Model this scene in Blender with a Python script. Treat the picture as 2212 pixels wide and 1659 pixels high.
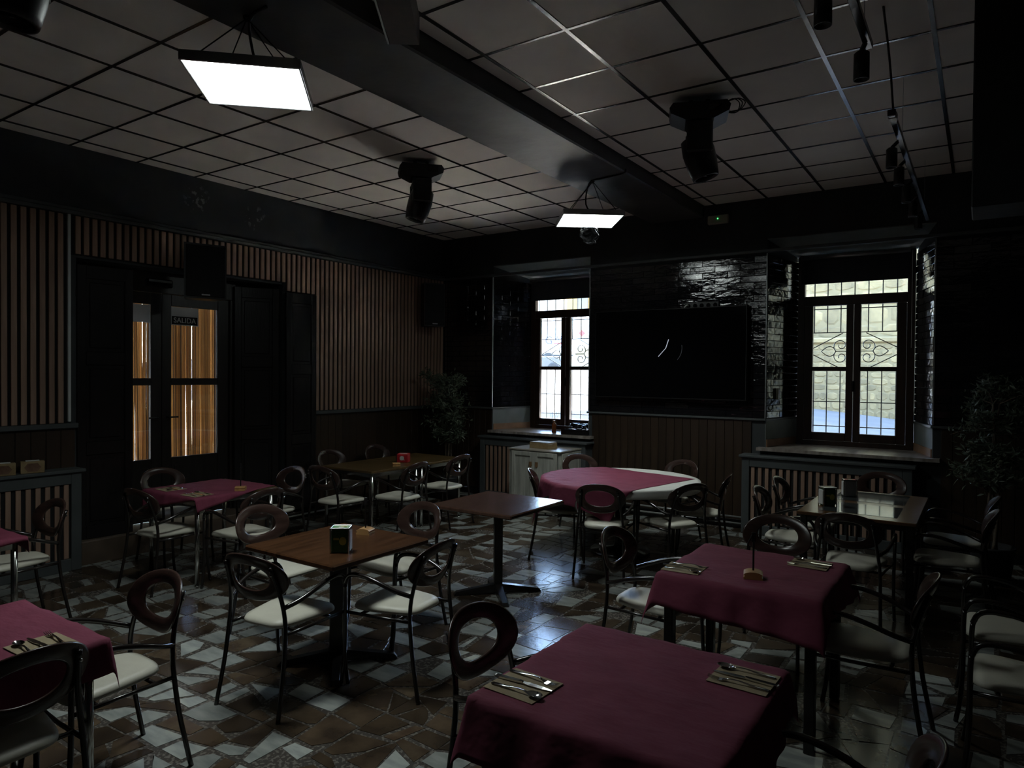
import bpy, math, random
from mathutils import Vector, Matrix

for o in list(bpy.data.objects): bpy.data.objects.remove(o)
SC = bpy.context.scene
COL = SC.collection
R = random.Random(7)
rad = math.radians
HC = 1.79                      # eye height over the room floor
CEIL = 3.825
XL, YB = -6.865, 8.2           # inner faces of the left wall and of the back wall
XR, YF = 1.7, -1.6             # walls outside the frame

# ---------------------------------------------------------------- camera
FPX, YAW, PITCH, ROLL = 1491.0, -0.5974, -0.0150, 0.0083
def cam_axes():
    cy, sy, cp, sp = math.cos(YAW), math.sin(YAW), math.cos(PITCH), math.sin(PITCH)
    f = Vector((sy*cp, cy*cp, sp)); r = Vector((cy, -sy, 0)); u = r.cross(f)
    cr, sr = math.cos(ROLL), math.sin(ROLL)
    return r*cr+u*sr, u*cr-r*sr, f
CR, CU, CF = cam_axes()
cd = bpy.data.cameras.new('camera'); cd.sensor_fit = 'HORIZONTAL'; cd.sensor_width = 36.0
cd.lens = FPX/2212*36.0; cd.clip_start = 0.05; cd.clip_end = 400
cam = bpy.data.objects.new('camera', cd); COL.objects.link(cam)
cam.matrix_world = Matrix(((CR.x, CU.x, -CF.x, 0), (CR.y, CU.y, -CF.y, 0), (CR.z, CU.z, -CF.z, HC), (0, 0, 0, 1)))
SC.camera = cam

# ---------------------------------------------------------------- sky, sun, exposure
w = bpy.data.worlds.new('sky'); SC.world = w; w.use_nodes = True
nt = w.node_tree; nt.nodes.clear()
sk = nt.nodes.new('ShaderNodeTexSky'); sk.sky_type = 'NISHITA'; sk.sun_disc = False
sk.sun_elevation = rad(64); sk.sun_rotation = rad(18); sk.air_density = 1.0; sk.dust_density = 0.6
bg = nt.nodes.new('ShaderNodeBackground'); bg.inputs['Strength'].default_value = 4.6
wo = nt.nodes.new('ShaderNodeOutputWorld')
nt.links.new(sk.outputs[0], bg.inputs[0]); nt.links.new(bg.outputs[0], wo.inputs[0])
sl = bpy.data.lights.new('sun', 'SUN'); sl.energy = 95.0; sl.angle = rad(0.6); sl.color = (1.0, 0.95, 0.86)
so = bpy.data.objects.new('sun', sl); COL.objects.link(so)
so.rotation_euler = Vector((-0.15, -0.45, -1.0)).to_track_quat('-Z', 'Y').to_euler()
LED_POWER = 9.0; LED_WATT = 12.0
vs = SC.view_settings
vs.view_transform = 'Standard'; vs.look = 'None'; vs.gamma = 1.0; vs.use_curve_mapping = False
vs.exposure = 0.35
SC.cycles.sample_clamp_indirect = 0.0

# ---------------------------------------------------------------- materials
MATS = {}
def mat(name, col, rough=0.5, metal=0.0, col2=None, scale=6.0, stretch=(1, 1, 1), bump=0.0, bscale=None, coords='Object',
        coat=0.0, spec=0.5, detail=4.0, lo=0.35, hi=0.65, rnd=0.0, trans=0.0, emit=None, estr=0.0, bstretch=None, transl=0.0):
    m = bpy.data.materials.new(name); m.use_nodes = True; MATS[name] = m
    n = m.node_tree.nodes; l = m.node_tree.links; b = n['Principled BSDF']
    b.inputs['Base Color'].default_value = (*col, 1); b.inputs['Roughness'].default_value = rough
    b.inputs['Metallic'].default_value = metal; b.inputs['Coat Weight'].default_value = coat
    b.inputs['Coat Roughness'].default_value = 0.08
    b.inputs['Specular IOR Level'].default_value = spec; b.inputs['Transmission Weight'].default_value = trans
    if emit: b.inputs['Emission Color'].default_value = (*emit, 1); b.inputs['Emission Strength'].default_value = estr
    if coords == 'Position': src = n.new('ShaderNodeNewGeometry').outputs['Position']
    else: src = n.new('ShaderNodeTexCoord').outputs[coords]
    def noise(sc, st, dt):
        mp = n.new('ShaderNodeMapping'); mp.inputs['Scale'].default_value = st; l.new(src, mp.inputs[0])
        t = n.new('ShaderNodeTexNoise'); t.inputs['Scale'].default_value = sc; t.inputs['Detail'].default_value = dt
        l.new(mp.outputs[0], t.inputs['Vector']); return t
    out = None
    if col2 is not None:
        t = noise(scale, stretch, detail)
        cr = n.new('ShaderNodeValToRGB'); cr.color_ramp.elements[0].position = lo; cr.color_ramp.elements[1].position = hi
        cr.color_ramp.elements[0].color = (*col, 1); cr.color_ramp.elements[1].color = (*col2, 1)
        l.new(t.outputs['Fac'], cr.inputs[0]); out = cr.outputs[0]
    if rnd:
        oi = n.new('ShaderNodeObjectInfo')
        hs = n.new('ShaderNodeHueSaturation'); mr = n.new('ShaderNodeMapRange')
        mr.inputs['To Min'].default_value = 1-rnd; mr.inputs['To Max'].default_value = 1+rnd
        l.new(oi.outputs['Random'], mr.inputs['Value']); l.new(mr.outputs[0], hs.inputs['Value'])
        if out: l.new(out, hs.inputs['Color'])
        else: hs.inputs['Color'].default_value = (*col, 1)
        out = hs.outputs[0]
    if out: l.new(out, b.inputs['Base Color'])
    if bump:
        t = noise(bscale or scale*3, bstretch or stretch, 4)
        bp = n.new('ShaderNodeBump'); bp.inputs['Strength'].default_value = bump; bp.inputs['Distance'].default_value = 0.02
        l.new(t.outputs['Fac'], bp.inputs['Height']); l.new(bp.outputs[0], b.inputs['Normal'])
    if transl:
        tr = n.new('ShaderNodeBsdfTranslucent'); mx = n.new('ShaderNodeMixShader'); mx.inputs[0].default_value = transl
        if out: l.new(out, tr.inputs[0])
        else: tr.inputs[0].default_value = (*col, 1)
        o = n['Material Output']; l.new(b.outputs[0], mx.inputs[1]); l.new(tr.outputs[0], mx.inputs[2]); l.new(mx.outputs[0], o.inputs[0])
    return m

def clear_mat(name, tint=(1, 1, 1), rough=0.02, ior=1.5, gl=1.0):
    """thin pane: transparent with a fresnel reflection"""
    m = bpy.data.materials.new(name); m.use_nodes = True; n = m.node_tree.nodes; l = m.node_tree.links; n.clear()
    o = n.new('ShaderNodeOutputMaterial'); t = n.new('ShaderNodeBsdfTransparent'); t.inputs[0].default_value = (*tint, 1)
    g = n.new('ShaderNodeBsdfGlossy'); g.inputs['Roughness'].default_value = rough; g.inputs['Color'].default_value = (gl, gl, gl, 1)
    f = n.new('ShaderNodeFresnel'); f.inputs['IOR'].default_value = ior
    mx = n.new('ShaderNodeMixShader'); l.new(f.outputs[0], mx.inputs[0]); l.new(t.outputs[0], mx.inputs[1]); l.new(g.outputs[0], mx.inputs[2])
    l.new(mx.outputs[0], o.inputs[0]); MATS[name] = m
    return m

mat('marble_white', (.40, .42, .39), .19, col2=(.25, .27, .26), scale=5, stretch=(1, 3, 1), coords='Position', rnd=.3, bump=.03, bscale=30)
mat('marble_brown', (.082, .057, .036), .19, col2=(.035, .024, .017), scale=5, coords='Position', rnd=.35, bump=.03, bscale=30)
mat('marble_tan', (.115, .085, .055), .19, col2=(.06, .038, .025), scale=7, coords='Position', rnd=.3, bump=.03, bscale=30)
mat('terrazzo', (.07, .062, .055), .2, col2=(.17, .155, .135), scale=55, detail=1, lo=.52, hi=.60, coords='Position', bump=.04, bscale=80)
mat('ceiling_tile', (.80, .755, .70), .9, col2=(.75, .71, .66), scale=3, coords='Position', bump=.06, bscale=120)
mat('runner', (.03, .03, .03), .22, metal=.0, spec=.8)
mat('plaster_dark', (.036, .042, .044), .7, col2=(.026, .030, .032), scale=3, coords='Position', bump=.15, bscale=9)
mat('beam_paint', (.085, .085, .085), .55, col2=(.06, .06, .062), scale=2.5, coords='Position', bump=.35, bscale=5)
mat('felt', (.008, .008, .009), .95, col2=(.012, .012, .012), scale=40)
mat('slat_wood', (.36, .23, .165), .6, col2=(.26, .163, .115), scale=4, stretch=(6, 6, .6), rnd=.12, bump=.05, bscale=20)
mat('wainscot', (.038, .023, .013), .42, col2=(.025, .015, .009), scale=4, stretch=(5, 5, .5), rnd=.2, bump=.06, bscale=18)
mat('grey_paint', (.075, .083, .085), .5, col2=(.062, .07, .072), scale=5, bump=.04, bscale=30, coords='Position')
mat('light_paint', (.66, .70, .68), .5, col2=(.58, .62, .60), scale=5, coords='Position')
mat('recess_paint', (.20, .22, .21), .65, col2=(.16, .18, .175), scale=4, coords='Position', bump=.06, bscale=25)
mat('tile_glaze', (.006, .0065, .008), .025, col2=(.010, .010, .012), scale=9, coords='Position', bump=.22, bscale=12, spec=1.0, bstretch=(1, 1, 2.4), coat=.6)
mat('grout', (.012, .012, .013), .9, col2=(.008, .008, .008), scale=20)
mat('shutter_paint', (.013, .011, .011), .28, col2=(.009, .008, .008), scale=6, stretch=(4, 4, .6), bump=.08, bscale=20)
mat('door_wood', (.018, .014, .012), .35, col2=(.011, .009, .008), scale=6, stretch=(4, 4, .6), bump=.08, bscale=20)
mat('window_wood', (.040, .017, .009), .42, col2=(.022, .010, .006), scale=5, stretch=(4, 4, .6), bump=.06, bscale=20)
mat('sill_laminate', (.36, .32, .29), .32, col2=(.20, .17, .15), scale=3, stretch=(6, 1, 1), coords='Position', bump=.03, bscale=20)
mat('sill_tan', (.34, .19, .11), .5, col2=(.24, .13, .08), scale=5)
mat('black_plastic', (.008, .008, .009), .42, col2=(.012, .012, .012), scale=30, bump=.03, bscale=90)
mat('black_gloss', (.006, .006, .007), .12, col2=(.008, .008, .009), scale=8)
mat('black_metal', (.011, .010, .010), .24, col2=(.016, .014, .013), scale=14, spec=.6)
mat('chair_frame', (.016, .012, .011), .2, col2=(.010, .008, .007), scale=14, spec=.7)
mat('chair_wood', (.048, .027, .022), .25, col2=(.030, .016, .013), scale=5, stretch=(1, 1, 5), spec=.6, rnd=.15)
mat('seat_vinyl', (.60, .58, .49), .45, col2=(.54, .52, .44), scale=7, bump=.05, bscale=60, rnd=.08)
mat('chrome', (.62, .62, .60), .18, metal=1.0, col2=(.5, .5, .48), scale=9)
mat('steel', (.70, .70, .70), .14, metal=1.0, col2=(.62, .62, .62), scale=20)
mat('alu', (.42, .43, .44), .35, metal=.8, col2=(.36, .37, .38), scale=12)
mat('table_wood', (.070, .030, .013), .26, col2=(.037, .016, .007), scale=3.5, stretch=(7, .8, 1), bump=.04, bscale=18, rnd=.1)
mat('table_wood_dark', (.085, .045, .032), .18, col2=(.055, .028, .02), scale=3.5, stretch=(7, .8, 1), bump=.04, bscale=18)
mat('table_wood_olive', (.10, .062, .024), .3, col2=(.06, .036, .014), scale=3.5, stretch=(.8, 7, 1), bump=.04, bscale=18)
mat('table_inset', (.055, .06, .062), .07, col2=(.045, .05, .05), scale=4, spec=.7)
mat('table_frame_wood', (.15, .075, .035), .22, col2=(.09, .045, .022), scale=4, stretch=(1, 6, 1))
mat('maroon_cloth', (.22, .040, .080), .85, col2=(.19, .032, .067), scale=7, bump=1.0, bscale=3.6, bstretch=(1, 2.2, 1), transl=.12)
mat('white_cloth', (.66, .66, .62), .85, col2=(.6, .6, .57), scale=6, bump=.1, bscale=5)
mat('kraft', (.36, .29, .18), .85, col2=(.31, .245, .15), scale=18, bump=.05, bscale=60)
mat('block_wood', (.46, .26, .10), .5, col2=(.34, .18, .065), scale=5, stretch=(1, 6, 1))
mat('green_print', (.035, .16, .03), .3, col2=(.02, .11, .02), scale=9)
mat('green_dark', (.022, .085, .022), .28, col2=(.014, .055, .014), scale=9)
mat('yellow_print', (.42, .36, .06), .4, col2=(.3, .25, .05), scale=12)
mat('white_print', (.6, .6, .56), .5, col2=(.5, .5, .47), scale=12)
mat('red_print', (.42, .018, .028), .35, col2=(.33, .012, .02), scale=9)
mat('tan_print', (.34, .25, .13), .5, col2=(.25, .17, .08), scale=14)
mat('brown_print', (.12, .06, .035), .5, col2=(.2, .11, .07), scale=18)
mat('paper', (.62, .62, .6), .8, col2=(.52, .53, .53), scale=9, bump=.05, bscale=20)
mat('paper_grey', (.5, .52, .53), .6, col2=(.45, .47, .48), scale=5)
mat('white_wash', (.44, .44, .39), .6, col2=(.31, .31, .27), scale=4, stretch=(6, 6, .7), bump=.06, bscale=20)
mat('cabinet_top', (.34, .31, .26), .28, col2=(.26, .23, .19), scale=4, stretch=(.8, 6, 1))
mat('leather', (.20, .11, .05), .6, col2=(.14, .075, .035), scale=18)
mat('bark', (.09, .065, .045), .9, col2=(.15, .12, .09), scale=14, bump=.3, bscale=40)
mat('leaf', (.075, .10, .066), .5, col2=(.12, .145, .10), scale=9, transl=.15)
mat('pot', (.03, .03, .032), .5, col2=(.04, .04, .042), scale=12)
mat('amber', (.16, .05, .012), .12, col2=(.12, .035, .01), scale=8)
mat('reed', (.16, .12, .08), .8, col2=(.11, .08, .05), scale=12)
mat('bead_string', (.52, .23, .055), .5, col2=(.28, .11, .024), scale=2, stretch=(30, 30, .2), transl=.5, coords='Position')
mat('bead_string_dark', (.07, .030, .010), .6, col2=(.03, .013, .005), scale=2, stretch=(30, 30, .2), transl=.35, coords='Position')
mat('stone', (.140, .106, .050), .9, col2=(.095, .073, .034), scale=3.5, coords='Position', rnd=.25, bump=.5, bscale=7)
mat('stone_mortar', (.130, .101, .050), .95, col2=(.102, .080, .040), scale=3, coords='Position', bump=.4, bscale=6)
mat('asphalt', (.068, .068, .069), .9, col2=(.084, .084, .084), scale=2, coords='Position', bump=.1, bscale=40)
mat('bounce_pavement', (.74, .69, .62), .9, col2=(.68, .635, .57), scale=1, coords='Position')
mat('pale_road', (.044, .042, .038), .9, col2=(.038, .036, .033), scale=1, coords='Position')
mat('facade', (.30, .20, .055), .9, col2=(.27, .18, .05), scale=1, coords='Position')
mat('facade_pale', (.45, .41, .34), .9, col2=(.62, .58, .5), scale=1, coords='Position')
mat('truck_white', (.5, .5, .5), .35, col2=(.46, .46, .47), scale=1)
mat('truck_blue', (.012, .024, .11), .4, col2=(.010, .02, .09), scale=4)
mat('truck_red', (.30, .014, .02), .4, col2=(.27, .012, .016), scale=4)
mat('car_paint', (.014, .022, .036), .25, col2=(.012, .018, .030), scale=2, coat=.5)
mat('rubber', (.02, .02, .02), .8, col2=(.03, .03, .03), scale=20)
mat('tail_red', (.5, .02, .02), .25, col2=(.42, .015, .015), scale=8)
mat('roof_tile', (.30, .12, .07), .85, col2=(.22, .085, .05), scale=3)
mat('screen', (.0025, .0025, .003), .09, col2=(.003, .003, .0035), scale=3, spec=.35)
mat('pipe', (.52, .53, .52), .3, metal=.6, col2=(.42, .43, .42), scale=6)
mat('step_stone', (.10, .07, .05), .5, col2=(.07, .05, .036), scale=6, coords='Position', bump=.06, bscale=20)
mat('wood_post', (.045, .024, .012), .6, col2=(.03, .016, .008), scale=4, stretch=(5, 5, 1))
mat('plastic_case', (.36, .36, .28), .45, col2=(.30, .30, .24), scale=9)
mat('led_green', (.02, .3, .05), .4, emit=(.1, 1.0, .25), estr=1.2)
mat('led_panel', (.9, .9, .9), .5, emit=(.90, 1.0, .97), estr=LED_POWER)
mat('screen_mark', (.1, .1, .1), .5, emit=(.75, .82, 1.0), estr=.42)
mat('screen_mark_dim', (.03, .03, .03), .5, emit=(.75, .82, 1.0), estr=.022)
mat('blind', (.035, .036, .042), .8, col2=(.028, .029, .034), scale=20, transl=.15)
clear_mat('glass', (.96, .97, .96))
clear_mat('bag_film', (.72, .73, .75), rough=.45, ior=1.12, gl=.10)

# ---------------------------------------------------------------- mesh helpers
class MB:
    def __init__(s): s.v = []; s.f = []; s.m = []; s.mi = 0
    def add(s, vs, fs):
        k = len(s.v); s.v += [tuple(p) for p in vs]; s.f += [tuple(i+k for i in f) for f in fs]; s.m += [s.mi]*len(fs); return s
    def box(s, x0, y0, z0, x1, y1, z1):
        return s.add([(x0, y0, z0), (x1, y0, z0), (x1, y1, z0), (x0, y1, z0), (x0, y0, z1), (x1, y0, z1), (x1, y1, z1), (x0, y1, z1)],
                     [(0, 3, 2, 1), (4, 5, 6, 7), (0, 1, 5, 4), (1, 2, 6, 5), (2, 3, 7, 6), (3, 0, 4, 7)])
    def cbox(s, x0, y0, z0, x1, y1, z1, b=.004):
        c = ((x0+x1)/2, (y0+y1)/2, (z0+z1)/2); h = (abs(x1-x0)/2, abs(y1-y0)/2, abs(z1-z0)/2); b = min(b, *[q*.49 for q in h])
        vs = []; idx = {}
        for sx in (-1, 1):
            for sy in (-1, 1):
                for sz in (-1, 1):
                    for a in range(3):
                        p = [sx*(h[0]-b), sy*(h[1]-b), sz*(h[2]-b)]; p[a] = (sx, sy, sz)[a]*h[a]
                        idx[(sx, sy, sz, a)] = len(vs); vs.append([c[i]+p[i] for i in range(3)])
        fs = []
        I = lambda sg, a: idx[(*sg, a)]
        def orient(f):
            ce = [sum(vs[i][k] for i in f)/len(f)-c[k] for k in range(3)]
            a, b2, d = (Vector(vs[f[i]]) for i in (0, 1, 2)); nn = (b2-a).cross(d-a)
            return f if nn.dot(Vector(ce)) > 0 else f[::-1]
        for a in range(3):
            o = [k for k in range(3) if k != a]
            for sg in (-1, 1):
                q = []
                for u, w2 in ((-1, -1), (1, -1), (1, 1), (-1, 1)):
                    t = [0, 0, 0]; t[a] = sg; t[o[0]] = u; t[o[1]] = w2; q.append(I(t, a))
                fs.append(orient(q))
            for u in (-1, 1):
                for w2 in (-1, 1):
                    t0 = [0, 0, 0]; t0[o[0]] = u; t0[o[1]] = w2; t1 = t0[:]; t0[a] = -1; t1[a] = 1
                    fs.append(orient([I(t0, o[0]), I(t1, o[0]), I(t1, o[1]), I(t0, o[1])]))
        for sx in (-1, 1):
            for sy in (-1, 1):
                for sz in (-1, 1): fs.append(orient([idx[(sx, sy, sz, a)] for a in range(3)]))
        return s.add(vs, fs)
    def prism(s, poly, z0, z1):
        n = len(poly)
        if sum(poly[i][0]*poly[(i+1) % n][1]-poly[(i+1) % n][0]*poly[i][1] for i in range(n)) < 0: poly = poly[::-1]
        vs = [(x, y, z0) for x, y in poly]+[(x, y, z1) for x, y in poly]
        fs = [tuple(range(n-1, -1, -1)), tuple(range(n, 2*n))]+[(i, (i+1) % n, n+(i+1) % n, n+i) for i in range(n)]
        return s.add(vs, fs)
    def tube(s, pts, r, n=8, caps=True):
        P = [Vector(p) for p in pts]; rr = r if isinstance(r, (list, tuple)) else [r]*len(P)
        t0 = (P[1]-P[0]).normalized(); up = Vector((0, 0, 1)) if abs(t0.z) < .9 else Vector((1, 0, 0))
        nx = t0.cross(up).normalized(); vs = []; fs = []
        for i, p in enumerate(P):
            t = (P[min(i+1, len(P)-1)]-P[max(i-1, 0)]).normalized()
            nx = (nx-t*nx.dot(t)).normalized(); ny = t.cross(nx)
            for k in range(n):
                a = 2*math.pi*k/n; vs.append(p+(nx*math.cos(a)+ny*math.sin(a))*rr[i])
        for i in range(len(P)-1):
            for k in range(n):
                k2 = (k+1) % n; fs.append((i*n+k, i*n+k2, (i+1)*n+k2, (i+1)*n+k))
        if caps: fs += [tuple(range(n-1, -1, -1)), tuple((len(P)-1)*n+k for k in range(n))]
        return s.add(vs, fs)
    def cyl(s, p0, p1, r, n=12): return s.tube([p0, p1], r, n)
    def lathe(s, prof, c=(0, 0, 0), n=20):
        vs = []; fs = []
        for r, z in prof:
            for k in range(n):
                a = 2*math.pi*k/n; vs.append((c[0]+r*math.cos(a), c[1]+r*math.sin(a), c[2]+z))
        for i in range(len(prof)-1):
            for k in range(n):
                k2 = (k+1) % n; fs.append((i*n+k, i*n+k2, (i+1)*n+k2, (i+1)*n+k))
        fs += [tuple(range(n-1, -1, -1)), tuple((len(prof)-1)*n+k for k in range(n))]
        return s.add(vs, fs)
    def frame(s, x0, x1, z0, z1, w, y0, y1, wt=None, wb=None):
        """rectangular frame lying in the XZ plane"""
        wt = wt or w; wb = wb or w
        s.cbox(x0, y0, z0, x0+w, y1, z1); s.cbox(x1-w, y0, z0, x1, y1, z1)
        s.cbox(x0+w, y0, z0, x1-w, y1, z0+wb); s.cbox(x0+w, y0, z1-wt, x1-w, y1, z1); return s
    def xf(s, M):
        s.v = [tuple(M @ Vector(p)) for p in s.v]; return s
    def mesh(s, name, mats, smooth=False):
        me = bpy.data.meshes.new(name); me.from_pydata(s.v, [], s.f)
        for mm in (mats if isinstance(mats, (list, tuple)) else [mats]): me.materials.append(MATS[mm])
        if isinstance(mats, (list, tuple)) and len(mats) > 1: me.polygons.foreach_set('material_index', s.m)
        if smooth: me.polygons.foreach_set('use_smooth', [True]*len(me.polygons))
        me.update(); return me
    def build(s, name, mats, parent=None, smooth=False, loc=None, rz=0.0):
        return link(name, s.mesh(name, mats, smooth), parent, loc, rz)

def link(name, me, parent=None, loc=None, rz=0.0):
    o = bpy.data.objects.new(name, me); COL.objects.link(o)
    if parent: o.parent = parent
    if loc: o.location = loc
    if rz: o.rotation_euler = (0, 0, rz)
    return o
def tag(o, label=None, cat=None, group=None, kind=None):
    if label: o['label'] = label
    if cat: o['category'] = cat
    if group: o['group'] = group
    if kind: o['kind'] = kind
    return o
def thing(name, label, cat, loc=(0, 0, 0), rz=0.0, group=None):
    o = bpy.data.objects.new(name, None); COL.objects.link(o); o.empty_display_size = .1
    o.location = loc; o.rotation_euler = (0, 0, rz); return tag(o, label, cat, group)
def copy_tree(o, parent=None):
    c = o.copy(); COL.objects.link(c); c.parent = parent
    for ch in list(o.children): copy_tree(ch, c)
    return c
def struct(name, b, m, smooth=False, label=None): 
    o = b.build(name, m, None, smooth); o['kind'] = 'structure'
    if label: o['label'] = label
    return o
def smoothpts(P, k=4):
    P = [Vector(p) for p in P]; out = []
    for i in range(len(P)-1):
        p0, p1, p2, p3 = P[max(i-1, 0)], P[i], P[i+1], P[min(i+2, len(P)-1)]
        for j in range(k):
            t = j/k
            out.append(.5*((2*p1)+(p2-p0)*t+(2*p0-5*p1+4*p2-p3)*t*t+(3*p1-p0-3*p2+p3)*t**3))
    out.append(P[-1]); return out
def text(name, body, size, m, parent, loc, rot, align='CENTER'):
    cu = bpy.data.curves.new(name, 'FONT'); cu.body = body; cu.size = size; cu.align_x = align; cu.align_y = 'CENTER'; cu.extrude = .0006
    tmp = bpy.data.objects.new(name, cu); COL.objects.link(tmp); me = bpy.data.meshes.new_from_object(tmp, depsgraph=bpy.context.evaluated_depsgraph_get())
    bpy.data.objects.remove(tmp); me.materials.clear(); me.materials.append(MATS[m]); o = bpy.data.objects.new(name, me); COL.objects.link(o); o.parent = parent
    o.location = loc; o.rotation_euler = rot; return o
def in_view(x, y, z, mg=60):
    d = Vector((x, y, z-HC)); c = d.dot(CF)
    if c < .3: return False
    px = 1106+FPX*d.dot(CR)/c; py = 829.5-FPX*d.dot(CU)/c
    return -mg < px < 2212+mg and -mg < py < 1659+mg

# ================================================================ FLOOR
fl = struct('floor', MB().box(XL-.3, YF, -.15, XR, YB+.4, -.0025), 'terrazzo', label='polished floor of white and brown broken marble set in terrazzo')
def cut(poly, p, d):
    """split a convex polygon by the line through p along d"""
    n = (-d[1], d[0]); A = []; B = []
    for i in range(len(poly)):
        a, b = poly[i], poly[(i+1) % len(poly)]
        sa = (a[0]-p[0])*n[0]+(a[1]-p[1])*n[1]; sb = (b[0]-p[0])*n[0]+(b[1]-p[1])*n[1]
        (A if sa >= 0 else B).append(a)
        if sa*sb < 0:
            t = sa/(sa-sb); q = (a[0]+(b[0]-a[0])*t, a[1]+(b[1]-a[1])*t); A.append(q); B.append(q)
    return [q for q in (A, B) if len(q) > 2]
def parea(p): return abs(sum(p[i][0]*p[(i+1) % len(p)][1]-p[(i+1) % len(p)][0]*p[i][1] for i in range(len(p))))/2
def shrink(poly, g):
    cx = sum(p[0] for p in poly)/len(poly); cy = sum(p[1] for p in poly)/len(poly); out = []
    n = len(poly)
    if sum(poly[i][0]*poly[(i+1) % n][1]-poly[(i+1) % n][0]*poly[i][1] for i in range(n)) < 0: poly = poly[::-1]
    for i in range(n):                     # offset edges inwards and intersect
        a, b, c = poly[i-1], poly[i], poly[(i+1) % n]
        e1 = Vector((b[0]-a[0], b[1]-a[1])); e2 = Vector((c[0]-b[0], c[1]-b[1]))
        if e1.length < 1e-6 or e2.length < 1e-6: continue
        e1.normalize(); e2.normalize(); n1 = Vector((-e1.y, e1.x)); n2 = Vector((-e2.y, e2.x))
        k = n1+n2; L = k.dot(k)
        if L < .2: return None
        q = Vector(b)+k*(2*g/L); out.append((q.x, q.y))
    return out if len(out) > 2 else None
pieces = []
T = .445
for ix in range(-16, 5):
    for iy in range(-2, 20):
        x0, y0 = ix*T+.11, iy*T-.05
        ps = [[(x0, y0), (x0+T, y0), (x0+T, y0+T), (x0, y0+T)]]
        for _ in range(R.choice((4, 5, 6, 7))):
            ps.sort(key=parea); p = ps.pop()
            cx = sum(q[0] for q in p)/len(p); cy = sum(q[1] for q in p)/len(p)
            xs = [q[0] for q in p]; ys = [q[1] for q in p]
            a = (0 if (max(ys)-min(ys)) > (max(xs)-min(xs)) else math.pi/2)+R.gauss(0, .28)
            ps += cut(p, (cx+R.uniform(-.05, .05), cy+R.uniform(-.05, .05)), (math.cos(a), math.sin(a)))
        for p in ps:
            if parea(p) < .003: continue
            cx = sum(q[0] for q in p)/len(p); cy = sum(q[1] for q in p)/len(p)
            if not (XL < cx < XR and YF < cy < YB): continue
            if R.random() < .05: continue
            p = [(min(max(q[0]+R.uniform(-.012, .012), XL), XR), min(max(q[1]+R.uniform(-.012, .012), YF), YB)) for q in p]
            if R.random() < .35 and len(p) > 3:            # a broken corner
                i = R.randrange(len(p)); a, b, c = p[i-1], p[i], p[(i+1) % len(p)]; t = R.uniform(.2, .45)
                p = p[:i]+[(b[0]+(a[0]-b[0])*t, b[1]+(a[1]-b[1])*t), (b[0]+(c[0]-b[0])*t, b[1]+(c[1]-b[1])*t)]+p[i+1:]
            m = R.choices(('marble_white', 'marble_brown', 'marble_tan'), (43, 42, 15))[0]
            s = shrink(p, R.uniform(.010, .020) if m == 'marble_white' else R.uniform(.004, .012))
            if not s or parea(s) < .002 or parea(s) > parea(p): continue
            pieces.append((s, m, cx, cy, in_view(cx, cy, 0)))
pieces.sort(key=lambda t: (not t[4], t[2]**2+t[3]**2))
rest = MB(); MK = ('marble_white', 'marble_brown', 'marble_tan')
for i, (s, m, cx, cy, vis) in enumerate(pieces):
    if i < 300:
        MB().prism([(x-cx, y-cy) for x, y in s], -.006, 0).build('marble_piece', m, fl, loc=(cx, cy, 0))
    else:
        rest.mi = MK.index(m); rest.prism(s, -.004, 0)
tag(rest.build('marble_paving', list(MK), fl), kind='stuff')

# ================================================================ CEILING
ce = struct('ceiling', MB().box(XL-.4, YF-.2, CEIL+.03, XR+.2, YB+.5, CEIL+.25), 'plaster_dark', label='suspended ceiling of pale square tiles in a dark grid')
BX0, BX1, BZ = -3.47, -2.80, 3.69
TC = {}
def ceil_tile(x0, x1, y0, y1):
    k = (round(x1-x0, 3), round(y1-y0, 3))
    if k not in TC: TC[k] = MB().box(-k[0]/2, -k[1]/2, 0, k[0]/2, k[1]/2, .02).mesh('ceiling_tile', 'ceiling_tile')
    link('ceiling_tile', TC[k], ce, ((x0+x1)/2, (y0+y1)/2, CEIL+R.uniform(0, .003)))
def ceil_grid(xa, xb, xo, yo):
    xs = sorted(set([xa, xb]+[xo+.6*k for k in range(-12, 14) if xa+.03 < xo+.6*k < xb-.03]))
    ys = [yo+.6*k for k in range(-12, 14) if YF+.03 < yo+.6*k < YB-.03]; ys = [YF]+ys+[YB]
    for i in range(len(xs)-1):
        for j in range(len(ys)-1):
            if ys[j+1] > .5: ceil_tile(xs[i]+.011, xs[i+1]-.011, ys[j]+.011, ys[j+1]-.011)
    for x in xs[1:-1]: MB().box(-.013, YF, -.004, .013, YB, .012).build('ceiling_runner', 'runner', ce, loc=(x, 0, CEIL))
    for y in ys[1:-1]: MB().box(xa, -.0105, -.003, xb, .0105, .012).build('ceiling_runner', 'runner', ce, loc=(0, y, CEIL))
ceil_grid(BX1, XR, -2.662, 2.968)
ceil_grid(XL, BX0, -4.240, 2.330)
bm = MB().cbox(BX0, YF, BZ, BX1, YB, CEIL+.05, .012)
struct('ceiling_beam', bm, 'beam_paint', label='dark grey plastered beam crossing the ceiling lengthwise')
# hanging bulkhead on the right
struct('ceiling_bulkhead', MB().cbox(-.055, 4.0, 2.61, XR, 4.35, CEIL+.04, .006), 'plaster_dark', label='dark boxed bulkhead hanging below the ceiling at the right')
# board on the beam
t = thing('wooden_board', 'brown wooden board with a white edge strip fixed to the ceiling beam', 'board', (-2.74, 2.91, 3.66), math.atan2(-.33, .24))
MB().cbox(-.02, -.085, 0, .75, .085, .165, .004).build('board', 'wood_post', t)
MB().cbox(-.02, -.097, .0, .75, -.086, .165, .002).build('edge_strip', 'light_paint', t)

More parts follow.
